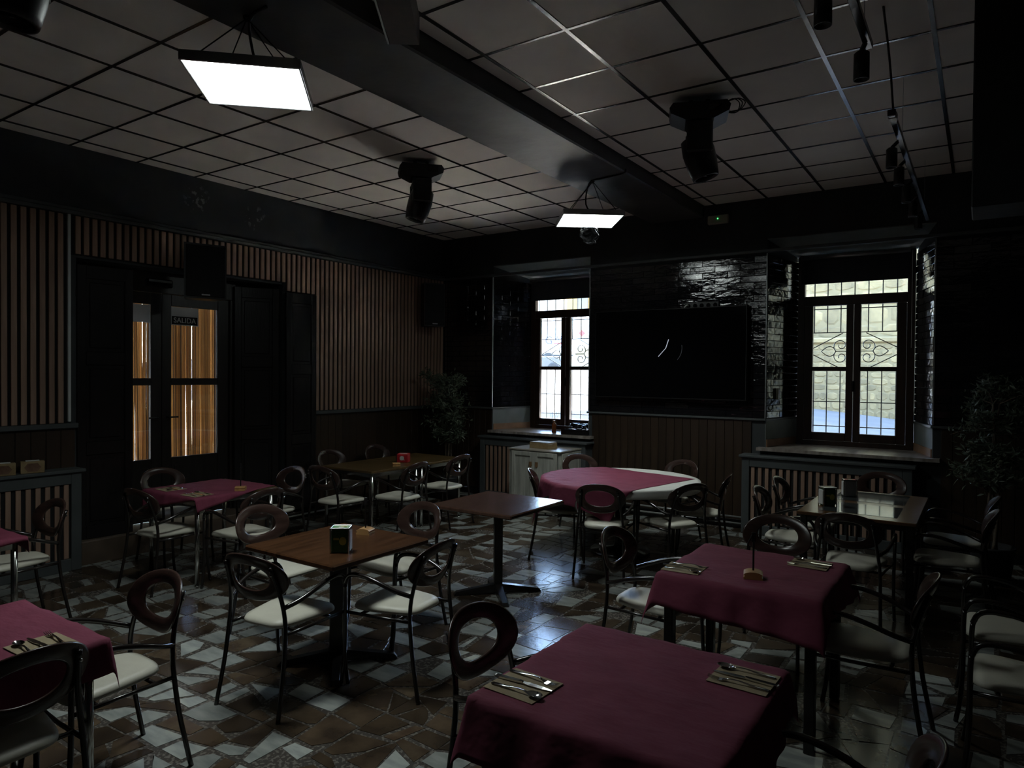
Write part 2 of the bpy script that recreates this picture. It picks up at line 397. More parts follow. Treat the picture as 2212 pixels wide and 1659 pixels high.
# ================================================================ LEFT WALL
DY0, DY1, DZ = 2.985, 5.235, 2.82
lw = MB()
lw.box(XL-.42, YF-.2, -.15, XL, DY0, CEIL+.1); lw.box(XL-.42, DY1, -.15, XL, YB+.45, CEIL+.1); lw.box(XL-.42, DY0, DZ, XL, DY1, CEIL+.1)
wl = struct('wall_left', lw, 'plaster_dark', label='dark left wall with wood slats above a dado rail')
n = MATS['plaster_dark'].node_tree                     # flaked patches in the dark paint high on the left wall
geo = n.nodes.new('ShaderNodeNewGeometry'); b = n.nodes['Principled BSDF']; prev = b.inputs['Base Color'].links[0].from_socket
for (py, pz, pr) in ((4.16, 3.60, .17), (4.87, 3.54, .16)):
    di = n.nodes.new('ShaderNodeVectorMath'); di.operation = 'DISTANCE'; di.inputs[1].default_value = (XL, py, pz); n.links.new(geo.outputs['Position'], di.inputs[0])
    mr = n.nodes.new('ShaderNodeMapRange'); mr.inputs['From Min'].default_value = pr; mr.inputs['From Max'].default_value = pr*.4; n.links.new(di.outputs['Value'], mr.inputs['Value'])
    nz = n.nodes.new('ShaderNodeTexNoise'); nz.inputs['Scale'].default_value = 16; nz.inputs['Detail'].default_value = 8; n.links.new(geo.outputs['Position'], nz.inputs['Vector'])
    m2 = n.nodes.new('ShaderNodeMapRange'); m2.inputs['From Min'].default_value = .56; m2.inputs['From Max'].default_value = .60; n.links.new(nz.outputs['Fac'], m2.inputs['Value'])
    mu = n.nodes.new('ShaderNodeMath'); mu.operation = 'MULTIPLY'; n.links.new(mr.outputs[0], mu.inputs[0]); n.links.new(m2.outputs[0], mu.inputs[1])
    mx = n.nodes.new('ShaderNodeMix'); mx.data_type = 'RGBA'; n.links.new(mu.outputs[0], mx.inputs[0]); n.links.new(prev, mx.inputs[6]); mx.inputs[7].default_value = (.20, .22, .22, 1)
    prev = mx.outputs[2]
n.links.new(prev, b.inputs['Base Color'])

SZ0, SZ1 = 1.31, 3.195
fe = MB()
fe.box(XL, 5.69, SZ0, XL+.006, YB, SZ1); fe.box(XL, DY1, 2.74, XL+.006, 5.69, SZ1); fe.box(XL, DY0-.04, DZ+.02, XL+.006, DY1, SZ1); fe.box(XL, .4, SZ0, XL+.006, 2.905, SZ1)
fe.build('felt_backing', 'felt', wl)
SLC = {}
def slat(y, z0, z1, parent, x=XL+.006, wdt=.046, dep=.02, axis='y'):
    k = (round(z1-z0, 3), wdt, dep, axis)
    if k not in SLC:
        h = k[0]/2
        SLC[k] = (MB().cbox(0, -wdt/2, -h, dep, wdt/2, h, .003) if axis == 'y' else MB().cbox(-wdt/2, -dep, -h, wdt/2, 0, h, .003)).mesh('slat', 'slat_wood')
    link('slat', SLC[k], parent, (x, y, (z0+z1)/2) if axis == 'y' else (y, x, (z0+z1)/2))
P = .0725
y = YB-.06
while y > .6:
    if y > 5.70: slat(y, SZ0, SZ1, wl)
    elif y > DY1+.01: slat(y, 2.75, SZ1, wl)
    elif y > 2.95: slat(y, DZ+.03, SZ1, wl)
    elif y < 2.89: slat(y, SZ0, SZ1, wl)
    y -= P
MB().cbox(XL, 2.905, 1.32, XL+.03, 2.93, 3.22, .003).build('edge_strip', 'light_paint', wl)
def planks_y(y0, y1, z0, z1, pw=.118):
    k = max(1, round((y1-y0)/pw)); pw = (y1-y0)/k
    me = MB().cbox(0, -pw/2+.0015, 0, .014, pw/2-.0015, z1-z0, .003).mesh('plank', 'wainscot')
    for i in range(k): link('plank', me, wl, (XL, y0+(i+.5)*pw, z0))
planks_y(5.69, YB, .10, 1.262); planks_y(1.9, 2.97, .10, 1.262)
MB().cbox(XL, 5.69, 1.262, XL+.05, YB, 1.308, .006).build('dado_rail', 'grey_paint', wl)
MB().cbox(XL, .0, 1.262, XL+.05, 2.985, 1.308, .006).build('dado_rail', 'grey_paint', wl)
c = MB(); c.cbox(XL, YF, 3.20, XL+.055, YB, 3.235, .006); c.cbox(XL, YF, 3.235, XL+.035, YB, 3.27, .006); c.build('cornice', 'grey_paint', wl)
struct('baseboard_left', MB().cbox(XL, DY1, 0, XL+.02, YB, .10, .004), 'shutter_paint')
t = thing('heating_pipe', 'shiny heating pipe running along the foot of the left wall', 'pipe', (XL+.045, 3.05, .055))
MB().cyl((0, 0, 0), (0, YB-3.05-.08, 0), .011, 8).build('pipe', 'pipe', t, True)
for k in range(4): MB().cbox(-.045, .5+k*1.3, -.016, .012, .52+k*1.3, .016).build('clip', 'pipe', t)

# ---- the door in the left wall
DX = -7.15
d1 = thing('door_1', 'dark double door with glazed panes in the left wall', None, (0, 0, 0)); d1['kind'] = 'structure'
struct('door_step', MB().cbox(XL-.42, DY0, -.1, XL+.09, DY1, .215, .01), 'step_stone', label='stone step below the glazed double door')
f = MB(); f.cbox(DX-.05, 3.075, .215, DX+.05, 3.145, 2.60); f.cbox(DX-.05, 4.71, .215, DX+.05, 4.78, 2.60); f.cbox(DX-.05, 3.075, 2.60, DX+.05, 4.78, DZ)
f.box(DX-.08, DY0, .215, DX+.0, 3.075, DZ); f.box(DX-.08, 4.78, .215, DX+.0, DY1, DZ)
f.build('door_frame', 'door_wood', d1)
def leaf(y0, y1, g0, g1, hs):
    l = MB(); X0, X1 = DX-.022, DX+.022
    l.cbox(X0, y0, .22, X1, g0, 2.598); l.cbox(X0, g1, .22, X1, y1, 2.598)
    l.cbox(X0, g0, 2.478, X1, g1, 2.598); l.cbox(X0, g0, 1.637, X1, g1, 1.711); l.cbox(X0, g0, .22, X1, g1, .868)
    l.cbox(X1, g0+.03, .30, X1+.012, g1-.03, .78, .01)
    o = l.build('door_leaf', 'door_wood', d1)
    for z0, z1 in ((.868, 1.637), (1.711, 2.478)): MB().box(DX-.003, g0, z0, DX+.003, g1, z1).build('pane', 'glass', o)
    MB().tube([(DX+.022, hs, 1.30), (DX+.065, hs, 1.30), (DX+.065, hs+(.1 if hs > 3.9 else -.1), 1.30)], .009, 8).build('handle', 'black_metal', o, True)
    return o
leaf(3.146, 3.925, 3.285, 3.815, 3.87); leaf(3.931, 4.71, 4.034, 4.572, 3.985)
# signs stuck on the panes
t = thing('exit_notice', 'grey exit notice reading SALIDA on the right door pane', 'sign', (DX+.006, 4.19, 2.38))
MB().box(0, -.156, -.1, .002, .156, .094).build('sheet', 'paper_grey', t)
MB().box(.002, -.146, -.092, .003, .146, -.005).build('band', 'grout', t)
text('lettering', 'SALIDA', .077, 'white_print', t, (.0042, 0, -.049), (rad(90), 0, rad(90)))
tag(MB().box(0, 0, 0, .002, .19, .184).build('notice_sheet', 'paper_grey', None, loc=(DX+.006, 3.622, 2.288)), 'blank grey sheet stuck to the top of the left door pane', 'notice')
t = thing('emergency_light', 'slim glossy emergency light above the door panes', 'lamp', (DX+.055, 3.87, 2.70))
MB().cbox(0, -.14, -.04, .05, .14, .04, .012).build('housing', 'black_gloss', t); MB().cbox(.05, -.12, .005, .056, .12, .028, .003).build('lens', 'alu', t)
# shutters
def shutter(name, label, p0, p1, z0, z1, tk=.035, panels=3):
    L = math.hypot(p1[0]-p0[0], p1[1]-p0[1])
    t = thing(name, label, 'shutter', (p0[0], p0[1], z0), math.atan2(p1[1]-p0[1], p1[0]-p0[0]))
    H = z1-z0; st = min(.075, L*.17)
    b = MB(); b.cbox(0, 0, 0, st, tk, H); b.cbox(L-st, 0, 0, L, tk, H)
    zs = [0, .12, .78, .90, 1.62, 1.74, H-.12, H]
    for i in range(0, 8, 2): b.cbox(st, 0, zs[i], L-st, tk, zs[i+1])
    b.build('frame', 'shutter_paint', t)
    for i in range(1, 7, 2):
        MB().cbox(st, .012, zs[i], L-st, tk-.012, zs[i+1], .003).cbox(st+.03, .004, zs[i]+.035, L-st-.03, tk-.004, zs[i+1]-.035, .012).build('panel', 'shutter_paint', t)
    for z in (.25, H-.3): MB().cyl((L, tk*.5, z), (L, tk*.5, z+.09), .009, 8).build('hinge', 'black_metal', t, True)
shutter('shutter', 'tall dark panelled shutter closed over the left side of the doorway', (XL+.02, 3.475), (XL-.02, 2.99), .22, 2.76)
shutter('shutter', 'dark panelled shutter lining the right reveal of the doorway', (XL-.005, 5.19), (DX+.05, 4.76), .22, 2.76)
shutter('shutter', 'dark panelled shutter folded flat against the wall right of the doorway', (XL+.045, 5.685), (XL+.045, 5.24), .14, 2.73)
# string curtain outside the door
cu = MB(); gaps = [(3.70, .030), (3.76, .022), (4.10, .050), (4.16, .018), (4.31, .016), (4.46, .014)]
def part_shift(y, z):
    q = max(0, (2.45-z)/2.2)**1.3; d = 0
    for gy, gw in gaps: d += gw*q*math.copysign(math.exp(-abs(y-gy)/.10), y-gy)
    return d
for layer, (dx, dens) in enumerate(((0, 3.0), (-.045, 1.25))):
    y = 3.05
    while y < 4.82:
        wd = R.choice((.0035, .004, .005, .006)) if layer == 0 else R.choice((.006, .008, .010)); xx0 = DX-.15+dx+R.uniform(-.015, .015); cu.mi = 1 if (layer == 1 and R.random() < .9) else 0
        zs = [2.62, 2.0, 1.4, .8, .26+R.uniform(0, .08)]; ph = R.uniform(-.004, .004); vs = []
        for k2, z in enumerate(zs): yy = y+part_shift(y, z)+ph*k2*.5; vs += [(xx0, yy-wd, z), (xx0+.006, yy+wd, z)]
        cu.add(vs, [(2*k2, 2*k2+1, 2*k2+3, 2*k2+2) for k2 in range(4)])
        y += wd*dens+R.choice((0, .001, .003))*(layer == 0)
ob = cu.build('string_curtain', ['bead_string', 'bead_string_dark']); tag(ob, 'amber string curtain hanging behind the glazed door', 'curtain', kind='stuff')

# ---- loudspeakers
def speaker(label, loc, rz, sx, sy, sz, tilt=0):
    t = thing('loudspeaker', label, 'speaker', loc, rz); t.rotation_euler = (rad(tilt), 0, rz)
    b = MB(); b.prism([(-sx/2, 0), (sx/2, 0), (sx*.36, sy), (-sx*.36, sy)], 0, sz); b.build('cabinet', 'black_plastic', t)
    MB().cbox(-sx*.46, -.014, .02, sx*.46, 0, sz-.02, .008).build('grille', 'felt', t)
    MB().cbox(-.035, sy, sz*.4, .035, sy+.12, sz*.6).build('bracket', 'black_metal', t)
    MB().cbox(-.04, -.018, .03, .04, -.013, .045, .002).build('badge', 'alu', t)
speaker('black loudspeaker mounted on the slatted wall above the door', (-6.48, 4.02, 2.52), rad(70), .40, .24, .55, 0)
speaker('black loudspeaker mounted in the far corner of the slatted wall', (-6.51, 7.58, 2.46), rad(66), .32, .22, .62, 0)

# ================================================================ BACK WALL
WZ0, WZ1 = .94, 3.20
YW = 8.92
pl = [(XL-.42, YB), (-5.92, YB), (-5.70, YW+.02), (XL-.42, YW+.02)]
pm = [(-4.33, YB), (-2.05, YB), (-1.865, YW+.02), (-4.455, YW+.02)]
pr_ = [(-.40, YB), (XR+.2, YB), (XR+.2, YW+.02), (-.612, YW+.02)]
bw = MB()
for p in (pl, pm, pr_): bw.prism(p, WZ0, WZ1+.16)
bw.box(XL-.42, YB, -.15, XR+.2, YW+.02, WZ0)
bw.box(XL-.42, YB, WZ1+.16, XR+.2, YW+.02, CEIL+.1)
wb = struct('wall_back', bw, 'plaster_dark', label='dark back wall with black glazed tiles and two deep windows')
# sloping heads and grey-painted reveals of the two recesses
for (xa, xb, xc, xd) in ((-5.92, -4.33, -5.70, -4.455), (-2.05, -.40, -1.865, -.612)):
    MB().add([(xa, YB, WZ1+.15), (xb, YB, WZ1+.15), (xd, YW, WZ1+.02), (xc, YW, WZ1+.02), (xa, YB, WZ1+.165), (xb, YB, WZ1+.165), (xd, YW, WZ1+.165), (xc, YW, WZ1+.165)],
             [(0, 1, 2, 3), (4, 7, 6, 5), (0, 4, 5, 1), (1, 5, 6, 2), (2, 6, 7, 3), (3, 7, 4, 0)]).build('recess_head', 'recess_paint', wb)
    for (a, bq) in (((xa, YB), (xc, YW)), ((xb, YB), (xd, YW))):
        s = 1 if a[0] == xa else -1
        MB().prism([a, bq, (bq[0]+s*.006, bq[1]), (a[0]+s*.006, a[1])], WZ0, 1.285).build('reveal_panel', 'recess_paint', wb)
        MB().prism([(a[0]+s*.006, a[1]+.01), (bq[0]+s*.006, bq[1]), (bq[0]+s*.02, bq[1]), (a[0]+s*.02, a[1]+.01)], WZ0+.03, WZ0+.115).build('reveal_skirting', 'sill_tan', wb)
# glazed tiles
TW, TH = .305, .0748
TILE = {}
def tile_mesh(wd):
    k = round(wd, 3)
    if k not in TILE: TILE[k] = MB().cbox(-wd/2, -.012, -TH/2+.0018, wd/2, 0, TH/2-.0018, .006).mesh('wall_tile', 'tile_glaze')
    return TILE[k]
def tile_field(p0, p1, z0, z1, skip=None, many=None):
    """brick-bond tiles on the vertical plane from p0 to p1; p0->p1 runs left to right seen from the room"""
    d = Vector((p1[0]-p0[0], p1[1]-p0[1], 0)); L = d.length; d.normalize(); rz = math.atan2(d.y, d.x); rows = int((z1-z0)/TH)
    for r in range(rows+1):
        zt = z0+(r+.5)*TH
        if zt+TH/2 > z1+.01: continue
        u = -(TW/2 if r % 2 else 0)
        while u < L-.01:
            a, b2 = max(u+.0015, 0), min(u+TW-.0015, L); u += TW
            if b2-a < .03: continue
            c = (a+b2)/2
            if skip and skip(p0[0]+d.x*c, zt, b2-a): continue
            rx, rzz, ry = R.gauss(0, .022), R.gauss(0, .010), 0
            if many is not None:
                M = Matrix.Translation((p0[0]+d.x*c, p0[1]+d.y*c, zt)) @ Matrix.Rotation(rz+rzz, 4, 'Z') @ Matrix.Rotation(rx, 4, 'X')
                many.add(MB().cbox(-(b2-a)/2, -.012, -TH/2+.0018, (b2-a)/2, 0, TH/2-.0018, .006).xf(M).v, TF); continue
            o = link('wall_tile', tile_mesh(b2-a), wb, (p0[0]+d.x*c, p0[1]+d.y*c, zt)); o.rotation_euler = (rx, 0, rz+rzz)
TF = MB().cbox(0, 0, 0, 1, 1, 1).f
TZ0, TZ1 = 1.30, 3.195
hidden = lambda x, z, wd: (x-wd/2 > -4.15 and x+wd/2 < -2.28 and 1.54 < z < 2.54)
tile_field((-4.33, YB), (-2.05, YB), TZ0, TZ1, hidden)
tile_field((-5.92, YB), (-5.703, YW-.01), TZ0, TZ1)
tile_field((-2.05, YB), (-1.868, YW-.01), TZ0, TZ1)
more = MB()
tile_field((-.609, YW-.01), (-.40, YB), TZ0, TZ1, None, more)
tile_field((XL+.03, YB), (-5.92, YB), TZ0, TZ1, None, more)
tile_field((-.40, YB), (1.0, YB), TZ0, TZ1, None, more)
tag(more.build('wall_tiles', 'tile_glaze', wb), kind='stuff')
g = MB(); g.box(-4.33, YB-.003, TZ0, -2.05, YB, TZ1); g.box(XL, YB-.003, TZ0, -5.92, YB, TZ1); g.box(-.4, YB-.003, TZ0, XR, YB, TZ1); g.build('grout_bed', 'grout', wb)
for x0, x1 in ((-4.35, -2.04), (XL, -5.905), (-.41, XR)):
    MB().cbox(x0, YB-.035, 1.272, x1, YB, 1.296, .003).build('tile_ledge', 'grey_paint', wb)
for (a, b2) in (((-2.05, YB-.02), (-1.868, YW-.01)), ((-.609, YW-.01), (-.40, YB-.02)), ((-5.92, YB-.02), (-5.703, YW-.01))):
    d = Vector((b2[0]-a[0], b2[1]-a[1])).normalized(); nn = Vector((d.y, -d.x))*.022
    MB().prism([a, b2, (b2[0]+nn.x, b2[1]+nn.y), (a[0]+nn.x, a[1]+nn.y)], 1.272, 1.296).build('tile_ledge', 'grey_paint', wb)
for x in (-5.92, -2.05, -.40, -4.33):
    MB().cbox(x-.006, YB-.02, TZ0, x+.006, YB+.002, TZ1, .002).build('corner_profile', 'alu', wb)
c = MB(); c.cbox(XL, YB-.055, 3.20, XR, YB, 3.235, .006); c.build('cornice', 'grey_paint', wb)
def planks_x(x0, x1, z0, z1, pw=.104):
    k = max(1, round((x1-x0)/pw)); pw = (x1-x0)/k
    me = MB().cbox(-pw/2+.0015, -.014, 0, pw/2-.0015, 0, z1-z0, .003).mesh('plank', 'wainscot')
    for i in range(k): link('plank', me, wb, (x0+(i+.5)*pw, YB, z0))
planks_x(-4.28, -2.20, .10, 1.272); planks_x(XL, -5.93, .10, 1.272); planks_x(-.33, 1.0, .10, 1.272)
struct('baseboard_back', MB().cbox(XL, YB-.02, 0, XR, YB, .10, .004), 'shutter_paint')
t = thing('heating_pipe', 'pale heating pipe running along the foot of the back wall', 'pipe', (-4.2, YB-.05, .06))
MB().cyl((0, 0, 0), (1.95, 0, 0), .011, 8).build('pipe', 'pipe', t, True); MB().cyl((0, 0, .075), (1.95, 0, .075), .011, 8).build('pipe', 'pipe', t, True)
for k in range(3): MB().cbox(.3+k*.65, -.012, -.014, .32+k*.65, .03, .09).build('clip', 'pipe', t)

struct('sun_block_slab', MB().cbox(-8.5, YW+.02, 3.95, 3.0, YW+1.40, 4.12, .02), 'step_stone', label='unseen slab added outside the back wall to keep sun off the sills')  # unseen slab added to block direct sun from the window sills
# ---- windows
WK = 1.035
def window(idx, xc, label):
    wi = thing('window_%d' % idx, label, None, (xc, YW-.02, HC*(1-WK))); wi['kind'] = 'structure'; wi.scale = (WK, 1, WK)
    W2 = .595
    f = MB(); f.frame(-W2, W2, WZ0+.02, 3.17, .075, -.035, .045, wt=.06, wb=.09)
    f.cbox(-W2+.075, -.03, 2.60, W2-.075, .04, 2.71)
    f.build('window_frame', 'window_wood', wi)
    for s in (-1, 1):
        x0, x1 = (-W2+.078, -.003) if s < 0 else (.003, W2-.078)
        g0, g1 = (-.428, -.075) if s < 0 else (.072, .428)
        l = MB(); zb, zt = WZ0+.113, 2.597
        l.cbox(x0, -.045, zb, g0, .015, zt); l.cbox(g1, -.045, zb, x1, .015, zt)
        l.cbox(g0, -.045, zb, g1, .015, 1.145); l.cbox(g0, -.04, 1.85, g1, .012, 1.898); l.cbox(g0, -.045, 2.598-.0, g1, .015, 2.5985)
        o = l.build('sash', 'window_wood', wi)
        for z0, z1 in ((1.145, 1.85), (1.898, 2.597)): MB().box(g0, -.014, z0, g1, -.010, z1).build('pane', 'glass', o)
    MB().box(-.47, -.008, 2.71, .47, -.004, 3.11).build('pane', 'glass', wi)
    MB().cbox(-.012, -.062, 1.62, .012, -.045, 1.74, .004).build('handle', 'black_metal', wi)
    return wi
window(1, -5.077, 'left window of dark wood with two sashes and a transom'); window(2, -1.237, 'right window of dark wood with two sashes and a transom')
for (nm, xa, xb, xc, xd, yf, lab) in (('window_sill', -5.92, -4.25, -5.70, -4.455, 8.08, 'wooden sill board of the left window'), ('window_sill', -2.12, -.335, -1.865, -.612, 8.08, 'wooden sill board of the right window')):
    struct(nm, MB().prism([(xa, yf), (xb, yf), (xb, YB+.01), (xd, YW-.06), (xc, YW-.06), (xa, YB+.01)], WZ0-.005, WZ0+.03), 'sill_laminate', label=lab)
def blind(xc, zb, label):
    t = thing('roller_blind', label, 'blind', (xc, YW-.16, HC*(1-WK))); t.scale = (WK, 1, WK)
    MB().cyl((-.55, 0, 3.145), (.55, 0, 3.145), .028, 12).build('roller', 'alu', t, True)
    MB().box(-.54, .024, zb, .54, .027, 3.145).build('fabric', 'blind', t)
    MB().cbox(-.545, .016, zb-.012, .545, .036, zb+.006).build('bottom_bar', 'blind', t)
    MB().cyl((.57, 0, 2.1), (.57, 0, 3.14), .003, 6).build('pull_cord', 'white_print', t)
blind(-5.07, 2.86, 'dark roller blind half lowered over the left window top'); blind(-1.237, 2.855, 'dark roller blind lowered over the right window top')
def grille(xc, label):
    t = thing('window_grille', label, 'grille', (xc, YW+.20, HC*(1-1.06))); t.scale = (1.06, 1, 1.06)
    xs = [-.56+i*.14 for i in range(9)]
    for x in xs:
        MB().cyl((x, 0, .96), (x, 0, 1.86), .0065, 6).build('bar', 'black_metal', t); MB().cyl((x, 0, 2.29), (x, 0, 2.95), .0065, 6).build('bar', 'black_metal', t)
    for z in (1.02, 1.22, 1.50, 1.86, 2.29, 2.56, 2.95): MB().box(-.60, -.010, z-.005, .60, .010, z+.005).build('rail', 'black_metal', t)
    for s in (-1, 1):
        for q in (-1, 1): MB().cyl((s*.50, 0, 2.075), (s*.12, 0, 2.075+q*.205), .0055, 6).build('diamond_rod', 'black_metal', t)
    for s in (-1, 1):                                        # scrolls and leaf shapes round the centre
        for q in (-1, 1):
            pts = []
            for i in range(27):
                a = rad(-50+i*17); r = .024+.060*(1-i/26)**1.5
                pts.append((s*(.135+r*math.cos(a)), 0, 2.075+q*(.064+r*math.sin(a))))
            MB().tube(pts, .0055, 6).build('scroll', 'black_metal', t, True)
            pts = [(s*(.188+.155*u), 0, 2.075+q*.056*math.sin(math.pi*u**.8)) for u in [i/10 for i in range(11)]]
            MB().tube(pts, .0055, 6).build('leaf_rod', 'black_metal', t, True)
        MB().cyl((s*.05, 0, 2.075), (s*.19, 0, 2.075), .0055, 6).build('tie', 'black_metal', t)
        MB().cyl((s*.59, 0, .96), (s*.59, 0, 2.95), .009, 6).build('upright', 'black_metal', t)
grille(-5.11, 'black iron scroll grille outside the left window'); grille(-1.265, 'black iron scroll grille outside the right window')

# ---- radiator covers
def rad_cover(label, loc, rz, L, H, D):
    """local: x along the wall, y=0 front, +y to the wall"""
    t = thing('radiator_cover', label, 'radiator cover', loc, rz)
    MB().cbox(-L/2-.03, -.025, H-.03, L/2+.03, D, H, .006).build('top_shelf', 'grey_paint', t)
    f = MB(); f.frame(-L/2, L/2, .0, H-.031, .085, 0, .022, wt=.10, wb=.11); f.build('front_frame', 'grey_paint', t)
    for s in (-1, 1): MB().cbox(s*L/2-(.018 if s > 0 else 0), .022, 0, s*L/2+(0 if s > 0 else .018), D, H-.031).build('side_panel', 'grey_paint', t)
    MB().box(-L/2+.085, .024, .11, L/2-.085, .03, H-.131).build('backing', 'felt', t)
    k = int((L-.17)/.0725); p = (L-.17)/k
    for i in range(k): slat(-L/2+.085+(i+.5)*p, .111, H-.132, t, x=.0235, wdt=.04, dep=.014, axis='x')
rad_cover('grey slatted radiator cover below the left window behind the white cabinet', (-5.13, 7.99, 0), 0, 1.72, .895, .21)
rad_cover('long grey slatted radiator cover below the right window', (-1.405, 7.98, 0), 0, 1.69, .89, .22)
rad_cover('grey slatted radiator cover against the left wall beside the door', (-6.68, 2.20, 0), rad(90), 1.5, .905, .18)

# ---- television and things on the tile wall
t = thing('television', 'huge black flat television on the tiled wall with a faint bent line and arc on its screen', 'television', (-3.215, 8.11, 2.05))
MB().cbox(-.975, -.02, -.555, .975, .045, .555, .006).build('casing', 'black_plastic', t)
MB().box(-.963, -.022, -.540, .963, -.0201, .545).build('screen', 'screen', t)
MB().cbox(-.3, .045, -.3, .3, .09, .3).build('wall_mount', 'black_metal', t)
def ray_strip(a, b2, wd): 
    d = Vector((b2[0]-a[0], b2[1]-a[1])).normalized(); nn = Vector((-d.y, d.x))*wd
    return [(a[0]+nn.x, -.0228, a[1]+nn.y), (a[0]-nn.x, -.0228, a[1]-nn.y), (b2[0]-nn.x, -.0228, b2[1]-nn.y), (b2[0]+nn.x, -.0228, b2[1]+nn.y)]
hx, hz = -.004, .069
MB().add(ray_strip((hx, hz), (hx+.036, hz+.107), .0045), [(0, 1, 2, 3)]).add(ray_strip((hx, hz), (hx-.096, hz-.103), .0038), [(0, 1, 2, 3)]).build('bent_line', 'screen_mark', t)  # two thin emissive strips meeting at an angle on the screen
arc = MB()
def arcpts(a0, a1, r, wd, nn):
    for i in range(nn):
        a, b2 = a0+(a1-a0)*i/nn, a0+(a1-a0)*(i+1)/nn
        arc.add([(hx+math.cos(q)*rr, -.0228, hz+math.sin(q)*rr) for q, rr in ((a, r-wd), (a, r+wd), (b2, r+wd), (b2, r-wd))], [(0, 1, 2, 3)])
arcpts(rad(10), rad(-44), .207, .0025, 10); arc.build('faint_arc', 'screen_mark_dim', t)  # dim emissive arc beside the two strips
t = thing('socket_strip', 'black strip of power sockets above the television', 'socket', (-2.80, YB-.012, 2.63))
MB().cbox(-.215, -.022, -.045, .205, 0, .045, .006).build('plate', 'black_plastic', t)
for k in range(5): MB().lathe([(.026, 0), (.026, .004), (.019, .004), (.019, .001)], n=14).xf(Matrix.Translation((-.165+k*.082, -.022, 0)) @ Matrix.Rotation(rad(90), 4, 'X')).build('socket', 'black_gloss', t)
tag(MB().tube(smoothpts([(-2.965, 8.155, 2.632), (-2.965, 8.125, 2.64), (-2.99, 8.115, 2.62), (-3.02, 8.13, 2.58)]), .009, 8).build('plug_cable', 'white_print', None, True), 'white plug and cable in the socket strip above the television', 'cable')
t = thing('wall_switch', 'small pale switch box on the tiled reveal beside the right window', 'switch', (-1.99, 8.42, 1.58), math.atan2(.72, .185))
MB().cbox(-.03, -.04, -.065, .03, -.013, .065, .005).build('case', 'plastic_case', t); MB().cbox(-.02, -.044, -.01, .02, -.04, .045, .002).build('plate', 'white_print', t)
t = thing('emergency_light', 'small beige emergency light box with a green lamp on the back wall', 'lamp', (-2.615, YB, 3.64))
MB().cbox(-.125, -.05, -.052, .125, 0, .052, .01).build('case', 'plastic_case', t); MB().lathe([(.008, 0), (.008, .006), (.004, .01)], n=10).xf(Matrix.Translation((0, -.05, .008)) @ Matrix.Rotation(rad(90), 4, 'X')).build('indicator', 'led_green', t)

# ---- walls outside the frame close the room
struct('wall_right', MB().box(XR, YF-.2, -.15, XR+.2, YB+.6, CEIL+.1), 'plaster_dark'); struct('wall_front', MB().box(XL-.4, YF-.2, -.15, XR+.2, YF, CEIL+.1), 'plaster_dark')

# ================================================================ CEILING FITTINGS
def led_panel(label, loc, rz, hook, cable):
    t = thing('led_panel', label, 'ceiling lamp', loc, rz)
    f = MB(); h = .305
    for s in (-1, 1): f.cbox(s*h-(.012 if s > 0 else 0), -h, 0, s*h+(0 if s > 0 else .012), h, .055); f.cbox(-h, s*h-(.012 if s > 0 else 0), 0, h, s*h+(0 if s > 0 else .012), .055)
    f.box(-h+.01, -h+.01, .045, h-.01, h-.01, .055); f.build('housing', 'alu', t)
    MB().box(-h+.013, -h+.013, .006, h-.013, h-.013, .012).build('diffuser', 'led_panel', t)
    al = bpy.data.lights.new('lamp_light', 'AREA'); al.shape = 'SQUARE'; al.size = .57; al.energy = LED_WATT; al.spread = rad(120); al.color = (.92, 1.0, .97)
    ao = bpy.data.objects.new('lamp_light', al); COL.objects.link(ao); ao.parent = t; ao.location = (0, 0, .003)
    inv = Matrix.Rotation(-rz, 4, 'Z') @ Matrix.Translation(-Vector(loc)); hk = inv @ Vector(hook)
    for sx in (-1, 1):
        for sy in (-1, 1): MB().cyl((sx*.24, sy*.24, .055), tuple(hk), .0035, 6).build('chain', 'black_metal', t)
    MB().lathe([(.02, 0), (.02, -.012), (.006, -.03)], n=10).xf(Matrix.Translation(hk+Vector((0, 0, .012)))).build('hook', 'black_metal', t)
    MB().cbox(-.05, .08, .055, .05, .14, .085).build('driver', 'black_plastic', t)
    MB().tube(smoothpts([inv @ Vector(p) for p in cable]), .008, 8).build('cable', 'black_plastic', t, True)
    return t
P1 = (-3.45, 2.42, 3.40); P2 = (-3.35, 6.30, 3.355)
led_panel('bright square hanging lamp panel nearest the viewer under the beam', P1, rad(44.2), (-3.28, 2.27, BZ-.012), [(-3.45, 2.5, 3.455), (-3.40, 2.40, 3.55), (-3.27, 2.28, 3.67), (-3.1, 2.26, 3.683)])
lp2 = led_panel('bright square hanging lamp panel at the far end of the beam', P2, rad(37.7), (-3.18, 6.05, BZ-.012), [(-3.30, 6.33, 3.41), (-3.36, 6.25, 3.52), (-3.22, 6.06, 3.67), (-3.05, 6.02, 3.683), (-2.82, 5.98, 3.683), (-2.79, 5.97, 3.72)])
MB().prism([(-.02, -.012), (.015, -.018), (.022, .01), (-.008, .02)], .0005, .0025).xf(Matrix.Translation((-.02, .235, 0))).build('dry_leaf', 'tan_print', lp2)
bag = MB(); rb = random.Random(4); nb = 18
prof = [(.004, 0), (.04, -.012), (.075, -.03), (.088, -.055), (.092, -.085), (.085, -.115), (.066, -.14), (.05, -.155), (.055, -.172), (.03, -.185)]
bag.lathe(prof, n=nb)
bag.v = [(x*(.85+.4*rb.random()), y*(.35+.25*rb.random()), z+rb.uniform(-.010, .010)) for x, y, z in bag.v]
bag.xf(Matrix.Rotation(rad(37), 4, 'Z'))
t = thing('plastic_bag', 'clear crumpled plastic bag hanging below the far lamp panel', 'bag', (-3.33, 6.28, 3.31))
